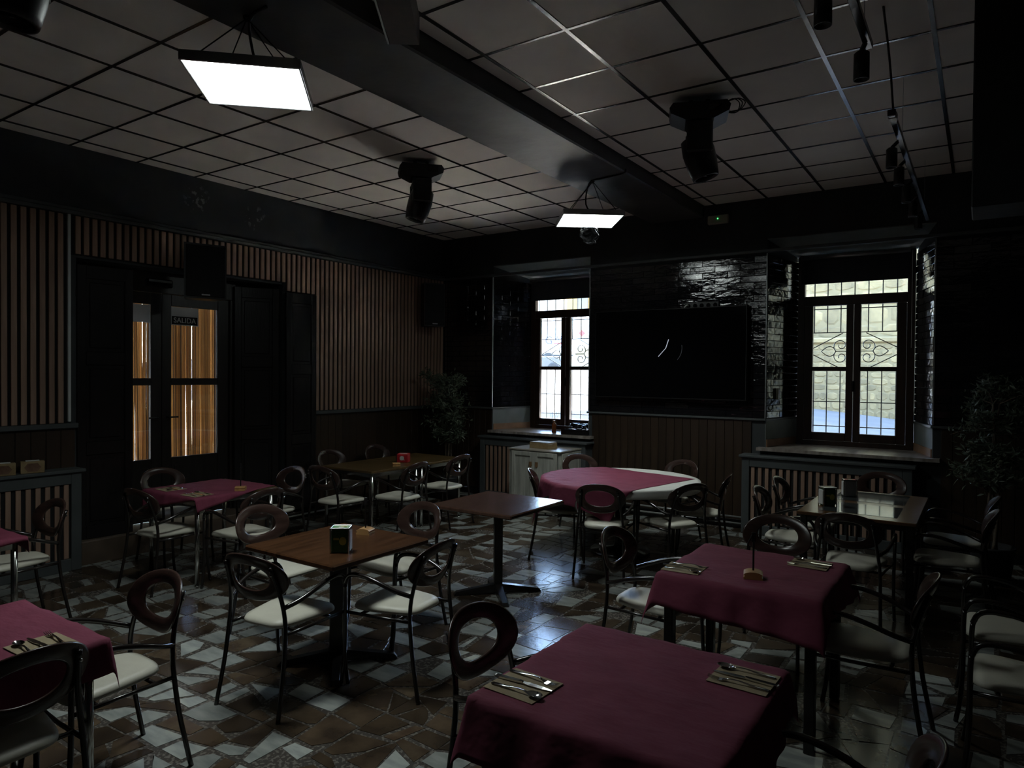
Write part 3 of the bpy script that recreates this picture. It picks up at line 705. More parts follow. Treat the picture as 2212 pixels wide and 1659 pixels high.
bag.build('film', 'bag_film', t); MB().cyl((0, 0, -.005), (0, 0, .06), .002, 5).build('string', 'white_print', t)

def moving_head(label, loc, rz, tilt, sc=1.0, cables=False):
    t = thing('moving_head_light', label, 'stage light', loc, rz); k = sc
    for sx in (-1, 1): MB().cbox(-.03, sx*.06*k-.015, -.055, .03, sx*.06*k+.015, 0).build('clamp', 'black_metal', t)
    b = MB(); prof = [(-.215*k, -.085*k), (-.19*k, -.05*k), (.19*k, -.05*k), (.215*k, -.085*k), (.205*k, -.125*k), (.10*k, -.175*k), (-.10*k, -.175*k), (-.205*k, -.125*k)]
    b.prism(prof, -.13*k, .13*k); b.v = [(z, x, y) for x, y, z in b.v]
    base = b.build('base', 'black_plastic', t)
    MB().cbox(-.134*k, -.15*k, -.12*k, -.131*k, -.06*k, -.07*k, .001).build('display', 'black_gloss', base)
    MB().cyl((0, 0, -.17*k), (0, 0, -.20*k), .07*k, 18).build('pan_joint', 'black_metal', t, True)
    y = MB(); y.cbox(-.15*k, -.085*k, -.235*k, .15*k, .085*k, -.195*k, .012)
    for s in (-1, 1): y.cbox(s*.15*k-.022*k, -.09*k, -.42*k, s*.15*k+.022*k, .09*k, -.20*k, .012)
    y.build('yoke', 'black_plastic', t)
    h = MB(); h.lathe([(.05*k, .125*k), (.105*k, .10*k), (.118*k, 0), (.112*k, -.10*k), (.10*k, -.17*k), (.094*k, -.20*k), (.080*k, -.20*k), (.078*k, -.185*k)], n=24)
    M = Matrix.Translation((0, 0, -.38*k)) @ Matrix.Rotation(rad(tilt), 4, 'X')
    hd = h.xf(M).build('head', 'black_plastic', t, True)
    MB().lathe([(.079*k, -.186*k), (.06*k, -.180*k), (.03*k, -.176*k), (.004*k, -.175*k)], n=24).xf(M).build('lens', 'black_gloss', hd, True)
    if cables:
        for j in range(3):
            MB().tube(smoothpts([(-.03*j, -.16*k, -.055), (-.05, -.23*k-.02*j, -.02), (-.06, -.28*k-.02*j, -.06), (-.05, -.26*k, -.12), (-.02*j, -.205*k, -.10)]), .004, 6).build('cable', 'black_plastic', t, True)
moving_head('black moving head stage light hanging left of the beam', (-4.50, 5.02, CEIL-.005), rad(138), 16, .98)
moving_head('black moving head stage light hanging right of the beam with looped cables', (-1.76, 5.02, CEIL-.005), rad(112), -16, 1.0, True)
moving_head('black moving head stage light cut off at the top left corner', (-3.06, 1.12, BZ), rad(150), 5, 1.0)

def track(label, y0, y1, spots, x=-.47, z=3.37):
    t = thing('track_light', label, 'track light', (x, y0, z)); L = y1-y0
    MB().cbox(-.018, 0, -.016, .018, L, .016, .003).build('rail', 'black_metal', t)
    MB().cbox(-.022, -.025, -.02, .022, .0, .02).build('end_cap', 'black_plastic', t)
    for q in (.2*L, .85*L): MB().cyl((0, q, .016), (0, q, CEIL-z), .0018, 5).build('suspension_wire', 'alu', t)
    for (ys, dx) in spots:
        a = ys-y0
        s = MB().cyl((dx*.3, a, -.016), (dx, a, -.05), .012, 8).build('arm', 'black_metal', t)
        b = MB(); b.lathe([(.02, .0), (.034, -.012), (.035, -.135), (.031, -.135), (.030, -.12)], c=(dx, a, -.05), n=16); b.build('spot_head', 'black_plastic', t, True)
    return t
track('black ceiling track with a spot head at the top right edge', 2.6, 3.70, ((2.98, -.075), (3.62, -.02)))
tr2 = track('long black ceiling track with a row of spot heads near the right window', 4.72, 8.05, ((5.25, -.05), (5.75, -.05), (6.35, -.05), (6.95, -.05), (7.55, -.05)))
MB().tube(smoothpts([(.005, .03, .01), (.0, -.15, .25), (-.01, -.45, CEIL-3.34)]), .006, 6).build('cable', 'black_plastic', tr2, True)
MB().cbox(-.024, .03, -.02, .024, .09, .02).build('feed_box', 'white_print', tr2)

# ================================================================ CHAIRS
def make_chair():
    t = thing('armchair', '', 'chair', (0, 0, 0))
    r = .0115
    for s in (-1, 1):
        MB().tube(smoothpts([(s*.222, -.275, 0), (s*.217, -.255, .10), (s*.210, -.225, .26), (s*.203, -.205, .43), (s*.190, -.205, .55), (s*.172, -.232, .68), (s*.158, -.272, .785)], 3), r, 8).build('leg', 'chair_frame', t, True)
        MB().tube(smoothpts([(s*.238, .250, 0), (s*.234, .232, .12), (s*.232, .222, .30), (s*.236, .222, .50), (s*.240, .218, .585)], 3), r, 8).build('leg', 'chair_frame', t, True)
        MB().tube(smoothpts([(s*.240, .218, .585), (s*.243, .195, .632), (s*.247, .145, .652), (s*.252, .06, .650), (s*.250, -.04, .625), (s*.232, -.13, .592), (s*.194, -.203, .565)], 3), r*1.12, 8).build('armrest', 'chair_frame', t, True)
        MB().tube([(s*.205, -.212, .425), (s*.212, 0, .422), (s*.232, .222, .425)], .009, 6).build('side_rail', 'chair_frame', t, True)
    MB().cyl((-.222, .12, .424), (.222, .12, .424), .009, 6).build('cross_rail', 'chair_frame', t, True); MB().cyl((-.208, -.12, .424), (.208, -.12, .424), .009, 6).build('cross_rail', 'chair_frame', t, True)
    # seat pad: rounded trapezoid
    n = 40; outline = []
    for i in range(n):
        a = 2*math.pi*i/n; ca, sa = math.cos(a), math.sin(a); e = .42
        x = math.copysign(abs(ca)**e, ca); y = math.copysign(abs(sa)**e, sa)
        outline.append((x*(.184+.036*y), y*.208+.012))
    vs = []; fs = []
    lay = [(.93, .432), (1.0, .440), (1.0, .452), (.965, .465), (.80, .474), (.4, .478)]
    for k, z in lay: vs += [(x*k, .012+(y-.012)*k, z) for x, y in outline]
    for i in range(len(lay)-1):
        for k in range(n): fs.append((i*n+k, i*n+(k+1) % n, (i+1)*n+(k+1) % n, (i+1)*n+k))
    fs += [tuple(range(n-1, -1, -1)), tuple((len(lay)-1)*n+k for k in range(n))]
    MB().add(vs, fs).build('seat', 'seat_vinyl', t, True)
    # curved oval backrest ring
    n = 44; vs = []; fs = []; cz = .715
    def pt(x, z, off):
        y = -.262+1.15*x*x-.30*(z) + off
        return (x, y, cz+z)
    prof = [(1.0, .4), (1.0, -.4), (.96, -1), (.56, -1), (.52, -.4), (.52, .4), (.56, 1), (.96, 1)]
    for i in range(n):
        a = 2*math.pi*i/n; ca, sa = math.cos(a), math.sin(a)
        for q, o in prof:
            kx = .222*q if q > .7 else .130*(q/.52); kz = .132*q if q > .7 else .072*(q/.52)
            vs.append(pt(kx*math.copysign(abs(ca)**.93, ca), kz*math.copysign(abs(sa)**.93, sa), o*.0075))
    m = len(prof)
    for i in range(n):
        for k in range(m): fs.append((i*m+k, i*m+(k+1) % m, ((i+1) % n)*m+(k+1) % m, ((i+1) % n)*m+k))
    MB().add(vs, [f[::-1] for f in fs]).build('backrest', 'chair_wood', t, True)
    for s in (-1, 1): MB().lathe([(.007, 0), (.007, .003), (.004, .006)], n=8).xf(Matrix.Translation((s*.165, -.268, .745)) @ Matrix.Rotation(rad(90), 4, 'X')).build('screw', 'steel', t, True)
    return t
CHAIR = make_chair(); used = [False]
def chair(x, y, face, label, group):
    t = copy_tree(CHAIR) if used[0] else CHAIR
    if not used[0]: used[0] = True
    t.location = (x, y, 0); t.rotation_euler = (0, 0, rad(face-90)); tag(t, label, 'chair', group); return t
GD = 'chairs round the brown pedestal table'
chair(-3.19, 2.46, 98, 'cream seated armchair at the brown table, back turned to the viewer on its near left', GD)
chair(-2.79, 2.97, 187, 'cream seated armchair at the right side of the brown table, seat brightly lit', GD)
chair(-3.94, 3.02, 2, 'armchair on the far left side of the brown table, lit brown backrest facing right', GD)
chair(-3.37, 3.53, -95, 'armchair at the far side of the brown table showing a dark backrest ring', GD)
GA = 'chairs at the near left maroon table'
chair(-3.17, 1.49, -92, 'armchair beyond the near left maroon table, dark backrest ring standing clear', GA)
chair(-2.93, 1.00, 182, 'armchair cut by the lower left edge, its backrest in front of the maroon cloth', GA)
GB = 'chairs round the far left maroon table'
chair(-6.33, 3.62, 0, 'armchair against the dark door side of the far left maroon table', GB)
chair(-5.65, 3.15, 95, 'armchair at the near side of the far left maroon table, seen from behind', GB)
chair(-5.05, 3.50, 184, 'armchair at the right side of the far left maroon table, behind the brown table', GB)
chair(-5.68, 4.22, -92, 'armchair at the far side of the far left maroon table with a glowing backrest edge', GB)
GC = 'chairs round the long table by the slatted wall'
chair(-6.34, 5.73, 0, 'left one of the two lit armchairs against the wainscot behind the long table', GC)
chair(-6.34, 6.50, 0, 'right one of the two lit armchairs against the wainscot behind the long table', GC)
chair(-5.56, 4.96, 92, 'armchair at the near left end of the long wooden table', GC)
chair(-5.20, 5.50, 182, 'armchair at the front of the long wooden table, left of two', GC)
chair(-5.27, 6.33, 180, 'armchair at the front of the long wooden table, right of two near the cabinet', GC)
chair(-5.58, 2.02, -90, 'armchair before the slatted radiator cover at the left edge', 'chair at the left edge table')
GF = 'chairs round the round table'
for (x, y, a, lb) in ((-2.79, 5.60, 106, 'armchair at the round table, left of the two backs facing the viewer'),
                      (-2.31, 6.02, 150, 'armchair at the round table, right of the two backs facing the viewer'),
                      (-2.27, 6.63, 192, 'shadowed armchair at the right end of the round table near the radiator cover'),
                      (-2.80, 7.18, 255, 'armchair at the far side of the round table, only its backrest top showing'),
                      (-3.72, 7.00, -40, 'armchair between the round table and the white cabinet'),
                      (-3.47, 5.93, 30, 'armchair at the left end of the round table, seen from its side')):
    chair(x, y, a, lb, GF)
GG = 'chairs round the glossy table by the right window'
for (x, y, a, lb) in ((-1.30, 6.08, 2, 'armchair at the left side of the glossy table, nearer of two'),
                      (-1.30, 6.75, 0, 'armchair at the left side of the glossy table, farther of two'),
                      (-.80, 7.42, -90, 'armchair at the far end of the glossy table before the radiator cover'),
                      (-.75, 5.52, 88, 'armchair at the near end of the glossy table, back to the viewer'),
                      (-.16, 6.72, 180, 'dark armchair at the right side of the glossy table, farther of two'),
                      (-.18, 6.02, 180, 'dark armchair at the right side of the glossy table, nearer of two')):
    chair(x, y, a, lb, GG)
GH = 'chairs round the middle right maroon table'
chair(-1.60, 3.86, 0, 'armchair at the left of the middle right maroon table, backrest seen edge on', GH)
chair(-1.12, 4.60, -90, 'armchair beyond the middle right maroon table, wide dark ring facing the viewer', GH)
chair(-.45, 3.86, 180, 'armchair at the right of the middle right maroon table with a pinkish lit seat', GH)
GI = 'chairs at the front maroon table'
chair(-1.42, 2.22, 0, 'armchair at the left of the front maroon table, large black backrest ring', GI)
chair(-.36, 2.05, 180, 'armchair at the right of the front maroon table, armrest reaching the lower edge', GI)
GS = 'chairs standing at the right edge'
chair(.16, 4.50, 181, 'dark armchair at the right edge with a pale seat, farther of two', GS)
chair(.20, 3.82, 180, 'dark armchair at the right edge with a grey seat, nearer of two', GS)

# ================================================================ TABLES
TZ = .742
def ped_table(label, x, y, h, top, col_w):
    t = thing('pedestal_table', label, 'table', (x, y, 0))
    MB().cbox(-h, -h, TZ-.034, h, h, TZ, .008).build('tabletop', top, t)
    MB().cbox(-.2, -.2, TZ-.046, .2, .2, TZ-.034, .003).build('mounting_plate', 'black_metal', t)
    MB().cbox(-col_w/2, -col_w/2, .055, col_w/2, col_w/2, TZ-.046, .006).xf(Matrix.Rotation(rad(45), 4, 'Z')).build('column', 'black_metal', t)
    for k in range(4):
        f = MB(); c = .36; f.add([(0, -.032, .015), (c, -.026, .002), (c, .026, .002), (0, .032, .015), (0, -.028, .085), (c-.02, -.022, .03), (c-.02, .022, .03), (0, .028, .085)],
              [(0, 3, 2, 1), (4, 5, 6, 7), (0, 1, 5, 4), (1, 2, 6, 5), (2, 3, 7, 6), (3, 0, 4, 7)]).xf(Matrix.Rotation(rad(45+90*k), 4, 'Z')).build('foot', 'black_metal', t)
ped_table('brown wooden square pedestal table with a green napkin dispenser', -3.27, 2.92, .392, 'table_wood', .105)
ped_table('bare dark square pedestal table standing alone mid room', -3.24, 4.58, .392, 'table_wood_dark', .068)
def leg_table(name, label, x, y, hx, hy, top, legm, round_leg, inset=.045):
    t = thing(name, label, 'table', (x, y, 0))
    MB().cbox(-hx, -hy, TZ-.026, hx, hy, TZ, .005).build('tabletop', top, t)
    a = MB(); hX, hY = hx-inset, hy-inset
    a.box(-hX, -hY-.012, TZ-.07, hX, -hY+.012, TZ-.026); a.box(-hX, hY-.012, TZ-.07, hX, hY+.012, TZ-.026); a.box(-hX-.012, -hY, TZ-.07, -hX+.012, hY, TZ-.026); a.box(hX-.012, -hY, TZ-.07, hX+.012, hY, TZ-.026)
    a.build('apron', legm, t)
    for sx in (-1, 1):
        for sy in (-1, 1):
            if round_leg: MB().cyl((sx*hX, sy*hY, .012), (sx*hX, sy*hY, TZ-.026), .019, 12).cyl((sx*hX, sy*hY, 0), (sx*hX, sy*hY, .014), .021, 12).build('leg', legm, t, True)
            else: MB().cbox(sx*hX-.024, sy*hY-.024, 0, sx*hX+.024, sy*hY+.024, TZ-.026, .004).build('leg', legm, t)
    return t
TA = (-3.20, .945); TB = (-5.70, 3.60); TJ = (-5.32, 1.46); TH_ = (-1.00, 3.83); TI = (-.955, 2.165); TG = (-.77, 6.34); TFc = (-3.0, 6.38)
leg_table('dining_table', 'square table with chrome legs under the near left maroon cloth', *TA, .385, .385, 'table_wood_olive', 'chrome', True)
leg_table('dining_table', 'square table with chrome legs under the far left maroon cloth', *TB, .40, .40, 'table_wood_olive', 'chrome', True)
leg_table('dining_table', 'square table with chrome legs under the maroon cloth at the left edge', *TJ, .39, .39, 'table_wood_olive', 'chrome', True)
leg_table('dining_table', 'wooden table with chrome legs by the slatted wall, nearer half of the long table', -5.71, 5.575, .40, .392, 'table_wood_olive', 'chrome', True)
leg_table('dining_table', 'wooden table with chrome legs by the slatted wall, farther half near the plant', -5.71, 6.365, .40, .392, 'table_wood_olive', 'chrome', True)
leg_table('dining_table', 'square black legged table under the middle right maroon cloth', *TH_, .395, .385, 'table_wood_dark', 'black_metal', False)
leg_table('dining_table', 'square black legged table under the front maroon cloth', *TI, .395, .395, 'table_wood_dark', 'black_metal', False)
g = leg_table('dining_table', 'long wooden table with two glossy inset panels mirroring the right window', *TG, .405, .66, 'table_frame_wood', 'black_metal', False)
for y0, y1 in ((-.52, -.05), (.08, .60)): MB().box(-.27, y0, TZ, .27, y1, TZ+.0015).build('inset_panel', 'table_inset', g)
t = thing('round_table', 'large round table carrying a white cloth and a maroon overlay', 'table', (*TFc, 0))
MB().lathe([(.76, TZ-.03), (.77, TZ-.025), (.77, TZ-.004), (.765, TZ)], n=48).build('tabletop', 'table_wood', t)
MB().lathe([(.30, 0), (.30, .03), (.07, .06), (.055, .10), (.055, TZ-.03)], n=20).build('pedestal', 'black_metal', t, True)

def drape(name, label, group, cx, cy, z, half, sdf, rz, mname, seed, N=44, ox=0, oy=0, hold=.13, base=.006, ripple=.012, shape='square'):
    rr = random.Random(seed); vs = []; fs = []; ph = [rr.uniform(0, 6.28) for _ in range(6)]
    ca, sa = math.cos(rz), math.sin(rz)
    for i in range(N+1):
        for j in range(N+1):
            u, v = (i/N*2-1), (j/N*2-1)
            if shape == 'disc':
                m = max(abs(u), abs(v)); L = math.hypot(u, v); k = m/L if L else 0; u, v = u*k, v*k
            x, y = u*half*ca-v*half*sa+ox, u*half*sa+v*half*ca+oy
            d, bx, by = sdf(x, y)
            if d <= 0:
                zz = .0012+.0010*(math.sin(9*x+ph[0])*math.sin(7*y+ph[1]))+.0008*math.sin(21*x+13*y+ph[2])
                vs.append((x, y, zz))
            else:
                nx, ny = (x-bx)/d, (y-by)/d
                ang = math.atan2(by, bx)*9+ph[3]; s2 = (bx-by)*8+ph[4]
                out = base+hold*d+ripple*min(1, d/.12)*(math.sin(s2)+.6*math.sin(ang*1.7))*.8
                out = max(out, base*.8)
                e = min(d, .012)
                vs.append((bx+nx*out, by+ny*out, -max(d-e*.35, 0)*.975+.001))
    for i in range(N):
        for j in range(N): fs.append((i*(N+1)+j, (i+1)*(N+1)+j, (i+1)*(N+1)+j+1, i*(N+1)+j+1))
    o = MB().add(vs, fs).build(name, mname, None, True, (cx, cy, z)); tag(o, label, 'tablecloth', group)
    so = o.modifiers.new('thickness', 'SOLIDIFY'); so.thickness = .0012; so.offset = 1
    return o
def sq(hx, hy):
    def f(x, y):
        bx, by = min(max(x, -hx), hx), min(max(y, -hy), hy); d = math.hypot(x-bx, y-by); return d, bx, by
    return f
def disc(r):
    def f(x, y):
        L = math.hypot(x, y)
        return (L-r, x/L*r, y/L*r) if L > r else (-1, 0, 0)
    return f
MG = 'maroon tablecloths'
CZ = TZ+.002
drape('tablecloth', 'maroon cloth on the table at the lower left corner', MG, *TA, CZ, .50, sq(.39, .39), rad(5), 'maroon_cloth', 1, ox=.06, oy=.02)
drape('tablecloth', 'maroon cloth on the far left table before the glazed door', MG, *TB, CZ, .46, sq(.405, .405), rad(12), 'maroon_cloth', 2, ox=-.02, oy=-.04)
drape('tablecloth', 'maroon cloth on the table cut off at the left edge', MG, *TJ, CZ, .46, sq(.395, .395), rad(6), 'maroon_cloth', 3)
drape('tablecloth', 'maroon cloth on the middle right table with a black number stand', MG, *TH_, CZ, .575, sq(.40, .39), rad(-4), 'maroon_cloth', 4, hold=.26, ox=-.035)
drape('tablecloth', 'wide maroon cloth on the front table with two cutlery settings', MG, *TI, CZ, .55, sq(.40, .40), rad(5), 'maroon_cloth', 5, hold=.34, N=60, ox=-.015)
drape('round_tablecloth', 'white cloth underneath the maroon overlay on the round table', None, *TFc, CZ, .86, disc(.775), 0, 'white_cloth', 6, shape='disc', hold=.03, ripple=.004)
drape('tablecloth', 'bright maroon overlay laid askew on the round table', MG, *TFc, CZ+.003, .73, disc(.785), rad(-12), 'maroon_cloth', 7, ox=-.225, oy=-.19, N=60, base=.022, hold=.16)

# ================================================================ PLACE SETTINGS
def cutlery_meshes():
    def shaft(L, w0, w1, z0=.003):
        b = MB(); n = 8
        for i in range(n):
            pass
        return b
    def ribbon(secs, tk):
        """secs: (y, halfwidth, z)"""
        b = MB(); vs = []; fs = []
        for y, hw, z in secs: vs += [(-hw, y, z), (hw, y, z), (hw, y, z+tk), (-hw, y, z+tk)]
        for i in range(len(secs)-1):
            for k in range(4): fs.append((i*4+k, i*4+(k+1) % 4, (i+1)*4+(k+1) % 4, (i+1)*4+k))
        fs += [(3, 2, 1, 0), tuple(len(vs)-4+k for k in range(4))]
        return b.add(vs, [f[::-1] for f in fs])
    kn = (ribbon([(-.115, .006, .002), (-.11, .009, .001), (-.02, .0075, .003), (-.005, .005, .004)], .006), ribbon([(-.005, .006, .005), (.02, .010, .004), (.07, .009, .003), (.105, .003, .002)], .0016))
    hnd = [(-.10, .004, .001), (-.095, .0085, .001), (-.04, .006, .005), (.0, .0032, .010), (.03, .0035, .010), (.045, .006, .006)]
    sp = MB(); n, mR = 14, 5; vs = []; fs = []
    for i in range(mR+1):
        q = i/mR
        for k in range(n):
            a = 2*math.pi*k/n; vs.append((.019*q*math.cos(a), .072+.029*q*math.sin(a), .001+.010*q*q))
    for i in range(mR):
        for k in range(n): fs.append((i*n+k, i*n+(k+1) % n, (i+1)*n+(k+1) % n, (i+1)*n+k))
    sp.add(vs, fs)
    fk = ribbon([(.045, .006, .006), (.055, .0115, .003), (.068, .0125, .002)], .0016)
    tines = [ribbon([(.068, .0017, .002), (.09, .0015, .004), (.105, .0008, .008)], .0015) for _ in range(4)]
    for i, tq in enumerate(tines): tq.v = [(x-.0098+.0065*i, y, z) for x, y, z in tq.v]; fk.add(tq.v, tq.f)
    return {'knife': [('handle', kn[0].mesh('handle', 'steel')), ('blade', kn[1].mesh('blade', 'steel'))],
            'spoon': [('handle', ribbon(hnd, .0022).mesh('handle', 'steel', True)), ('bowl', sp.mesh('bowl', 'steel', True))],
            'fork': [('handle', ribbon(hnd, .0022).mesh('handle', 'steel', True)), ('tines', fk.mesh('tines', 'steel'))]}
CUT = cutlery_meshes()
def setting(x, y, z, head, where, order=('fork', 'knife', 'spoon'), skew=0, npk=(.10, .092)):
    """head: direction in degrees that the cutlery points to"""
    rz = rad(head-90)
    tag(MB().cbox(-npk[1], -npk[0], 0, npk[1], npk[0], .0022, .0005).build('napkin', 'kraft', None, loc=(x, y, z), rz=rz+rad(R.uniform(-3, 3))), 'kraft paper napkin '+where, 'napkin', 'kraft napkins')
    off = {0: -.058, 1: -.006, 2: .052}
    for i, kd in enumerate(order):
        o = Vector((off[i], R.uniform(-.004, .012), 0)); o.rotate(Matrix.Rotation(rz, 3, 'Z'))
        t = thing(kd, 'steel %s on the kraft napkin %s' % (kd, where), kd, (x+o.x, y+o.y, z+.0026), rz+rad(R.uniform(-5, 5)+skew), 'table cutlery')
        for nm, me in CUT[kd]: link(nm, me, t)
SZ = CZ+.0045
setting(TI[0]-.295, TI[1]-.245, SZ, 0, 'at the left of the front maroon table')
setting(TI[0]+.295, TI[1]+.235, SZ, 180, 'at the right of the front maroon table', ('fork', 'knife', 'spoon'))
setting(TH_[0]-.31, TH_[1]-.24, SZ, 0, 'at the left of the middle right maroon table')
setting(TH_[0]+.23, TH_[1]+.25, SZ, 180, 'at the right of the middle right maroon table', ('fork', 'knife', 'spoon'))
setting(TA[0]+.285, TA[1]+.205, SZ, 180, 'on the near left maroon table', ('spoon', 'knife', 'fork'))
setting(TB[0]-.19, TB[1]-.27, SZ, 0, 'at the left of the far left maroon table')
setting(TB[0]+.25, TB[1]-.29, SZ, 180, 'nearer the viewer on the far left maroon table')

# ================================================================ THINGS ON TABLES
def stand(label, x, y, z, rz):
    t = thing('number_stand', label, 'table stand', (x, y, z), rz)
    b = MB(); L = .042; pr = []
    for i in range(9): a = rad(20+140*i/8); pr.append((.050*math.cos(a), .018+.020*math.sin(a)))
    pr += [(-.042, .022), (-.042, .012), (-.047, .010), (-.047, 0), (.047, 0), (.047, .010), (.042, .012), (.042, .022)]
    b.prism(pr, -L, L); b.v = [(x2, -z2, y2) for x2, y2, z2 in b.v]; b.build('block', 'block_wood', t)
    MB().cyl((0, 0, .036), (0, 0, .19), .005, 8).build('rod', 'black_metal', t)
    MB().cbox(-.010, -.004, .185, .010, .004, .235, .002).build('clip', 'black_plastic', t)
    MB().tube([(-.008, 0, .22), (-.028, 0, .175), (-.03, 0, .15)], .004, 6).build('hook', 'black_plastic', t)
stand('wooden number stand block with a black rod on the brown table', -3.30, 3.17, TZ, rad(20))
stand('wooden number stand block on the long table by the slatted wall', -5.43, 5.68, TZ, rad(-40))
stand('wooden number stand block on the far left maroon cloth', -5.36, 3.66, CZ+.003, rad(-45))
stand('wooden number stand with a tall black rod on the middle right maroon cloth', -.96, 3.64, CZ+.003, rad(15))
def dispenser(label, x, y, z, rz, front, top, print_=None, sx=.052, sy=.042, h=.15):
    t = thing('napkin_dispenser', label, 'napkin dispenser', (x, y, z), rz)
    MB().cbox(-sx+.004, -sy+.004, 0, sx-.004, sy-.004, h-.006, .006).build('body', front, t)
    f = MB()
    for u in (-1, 1):
        for v in (-1, 1): f.cbox(u*sx-.004, v*sy-.004, 0, u*sx+.004, v*sy+.004, h, .003)
    for u in (-1, 1): f.cbox(u*sx-.004, -sy, h-.008, u*sx+.004, sy, h, .003); f.cbox(-sx, u*sy-.004, h-.008, sx, u*sy+.004, h, .003)
    f.build('chrome_frame', 'chrome', t)
    MB().box(-sx+.004, -sy+.004, h-.006, sx-.004, sy-.004, h-.004).build('lid', top, t)
    MB().cbox(sx-.004, -sy+.008, .012, sx+.007, sy-.008, h-.02, .006).build('napkins', 'paper', t)
    MB().cbox(-sx-.007, -sy+.008, .012, -sx+.004, sy-.008, h-.02, .006).build('napkins', 'paper', t)
    if print_:
        MB().lathe([(.021, 0), (.021, .0006)], n=18).xf(Matrix.Translation((.018, -sy+.0042, h*.48)) @ Matrix.Scale(1.15, 4, (0, 0, 1)) @ Matrix.Rotation(rad(90), 4, 'X')).build('printed_lemon', print_, t)
        MB().box(-.036, -sy+.0034, h*.52, -.004, -sy+.0038, h*.60).build('printed_word', print_, t)
    MB().box(-.012, -.02, h-.0038, .018, .006, h-.0034).build('lid_print', 'white_print', t); MB().box(-.005, .01, h-.0038, .03, .03, h-.0034).build('lid_print', 'yellow_print', t)
dispenser('green and chrome napkin dispenser on the brown table', -3.075, 2.76, TZ, rad(36), 'green_dark', 'green_print', 'yellow_print')
dispenser('green napkin dispenser on the glossy table, nearer of two', -1.02, 6.07, TZ+.0005, rad(38), 'green_dark', 'white_print', 'yellow_print')
dispenser('chrome napkin dispenser on the glossy table, farther of two', -.94, 6.64, TZ+.0005, rad(20), 'alu', 'red_print')
t = thing('napkin_box', 'red paper napkin box on the long table by the slatted wall', 'napkin box', (-5.60, 5.98, TZ), rad(30))
MB().cbox(-.065, -.065, 0, .065, .065, .10, .004).build('carton', 'red_print', t); MB().box(-.03, -.0655, .03, .03, -.065, .035).build('print', 'white_print', t)
MB().lathe([(.026, 0), (.026, .0006)], n=18).xf(Matrix.Translation((-.005, -.065, .052)) @ Matrix.Rotation(rad(90), 4, 'X')).build('print', 'white_print', t)
MB().box(-.04, -.02, .10, .04, .02, .1008).build('opening', 'paper', t)
for (x, y, lb) in ((-6.72, 2.575, 'tan napkin box with a brown emblem on the radiator cover near the door'), (-6.72, 2.36, 'tan napkin box with a brown emblem cut off by the left edge')):
    t = thing('napkin_box', lb, 'napkin box', (x, y, .906), rad(72))
    MB().cbox(-.085, -.04, 0, .085, .04, .10, .003).build('carton', 'tan_print', t)
    MB().prism([(-.06, 0), (-.035, -.035), (.035, -.035), (.06, 0), (.035, .035), (-.035, .035)], 0, .0008).xf(Matrix.Translation((0, -.0402, .05)) @ Matrix.Rotation(rad(90), 4, 'X')).build('emblem', 'brown_print', t)
    MB().cbox(-.05, -.02, .10, .05, .02, .108, .003).build('napkins', 'paper', t)

# ---- white cabinet with things on it
CX0, CX1, CY0, CY1, CH = -5.08, -4.31, 7.42, 7.94, .825
t = thing('cabinet', 'whitewashed two door cabinet in front of the left window', 'cabinet', ((CX0+CX1)/2, CY0, 0)); hw = (CX1-CX0)/2
b = MB(); b.box(-hw, .02, .04, hw, CY1-CY0, CH-.02); b.cbox(-hw, 0, 0, -hw+.04, .02, CH-.02); b.cbox(hw-.04, 0, 0, hw, .02, CH-.02); b.cbox(-hw, 0, 0, hw, .02, .06); b.build('carcass', 'white_wash', t)
MB().cbox(-hw-.015, -.02, CH-.02, hw+.015, CY1-CY0, CH, .004).build('top', 'cabinet_top', t)
b = MB(); b.frame(.03, CY1-CY0-.01, .05, CH-.03, .055, 0, .012); b.xf(Matrix.Translation((hw, 0, 0)) @ Matrix.Rotation(rad(90), 4, 'Z') @ Matrix.Translation((0, -.012, 0))); b.build('side_frame', 'white_wash', t)
for s in (-1, 1):
    x0, x1 = (-hw+.043, -.002) if s < 0 else (.002, hw-.043)
    d = MB(); d.frame(x0, x1, .065, CH-.03, .055, -.018, 0); o = d.build('door', 'white_wash', t)
    k = 3; pw = (x1-x0-.11)/k
    for i in range(k): MB().cbox(x0+.055+i*pw+.001, -.008, .12, x0+.055+(i+1)*pw-.001, 0, CH-.085, .003).build('plank', 'white_wash', o)
    xx = -.045 if s < 0 else .045
    MB().prism([(-.02, .03), (.02, .03), (.02, -.02), (0, -.045), (-.02, -.02)], 0, .008).xf(Matrix.Translation((xx, -.018, .64)) @ Matrix.Rotation(rad(90), 4, 'X')).build('tab_handle', 'leather', o)
t = thing('paper_box', 'small open box of papers on the white cabinet', 'box', (-4.71, 7.66, CH), rad(-8))
b = MB()
for (a0, b0, a1, b1) in ((-.15, -.1, -.146, .1), (.146, -.1, .15, .1), (-.15, -.1, .15, -.096), (-.15, .096, .15, .1)): b.box(a0, b0, 0, a1, b1, .075)
b.box(-.15, -.1, 0, .15, .1, .004); b.build('tray', 'tan_print', t)
for i in range(3): MB().box(-.14, -.09, .055+i*.012, .15, .09, .058+i*.012).xf(Matrix.Rotation(rad(R.uniform(-9, 9)), 4, 'Z')).build('paper', 'paper', t)
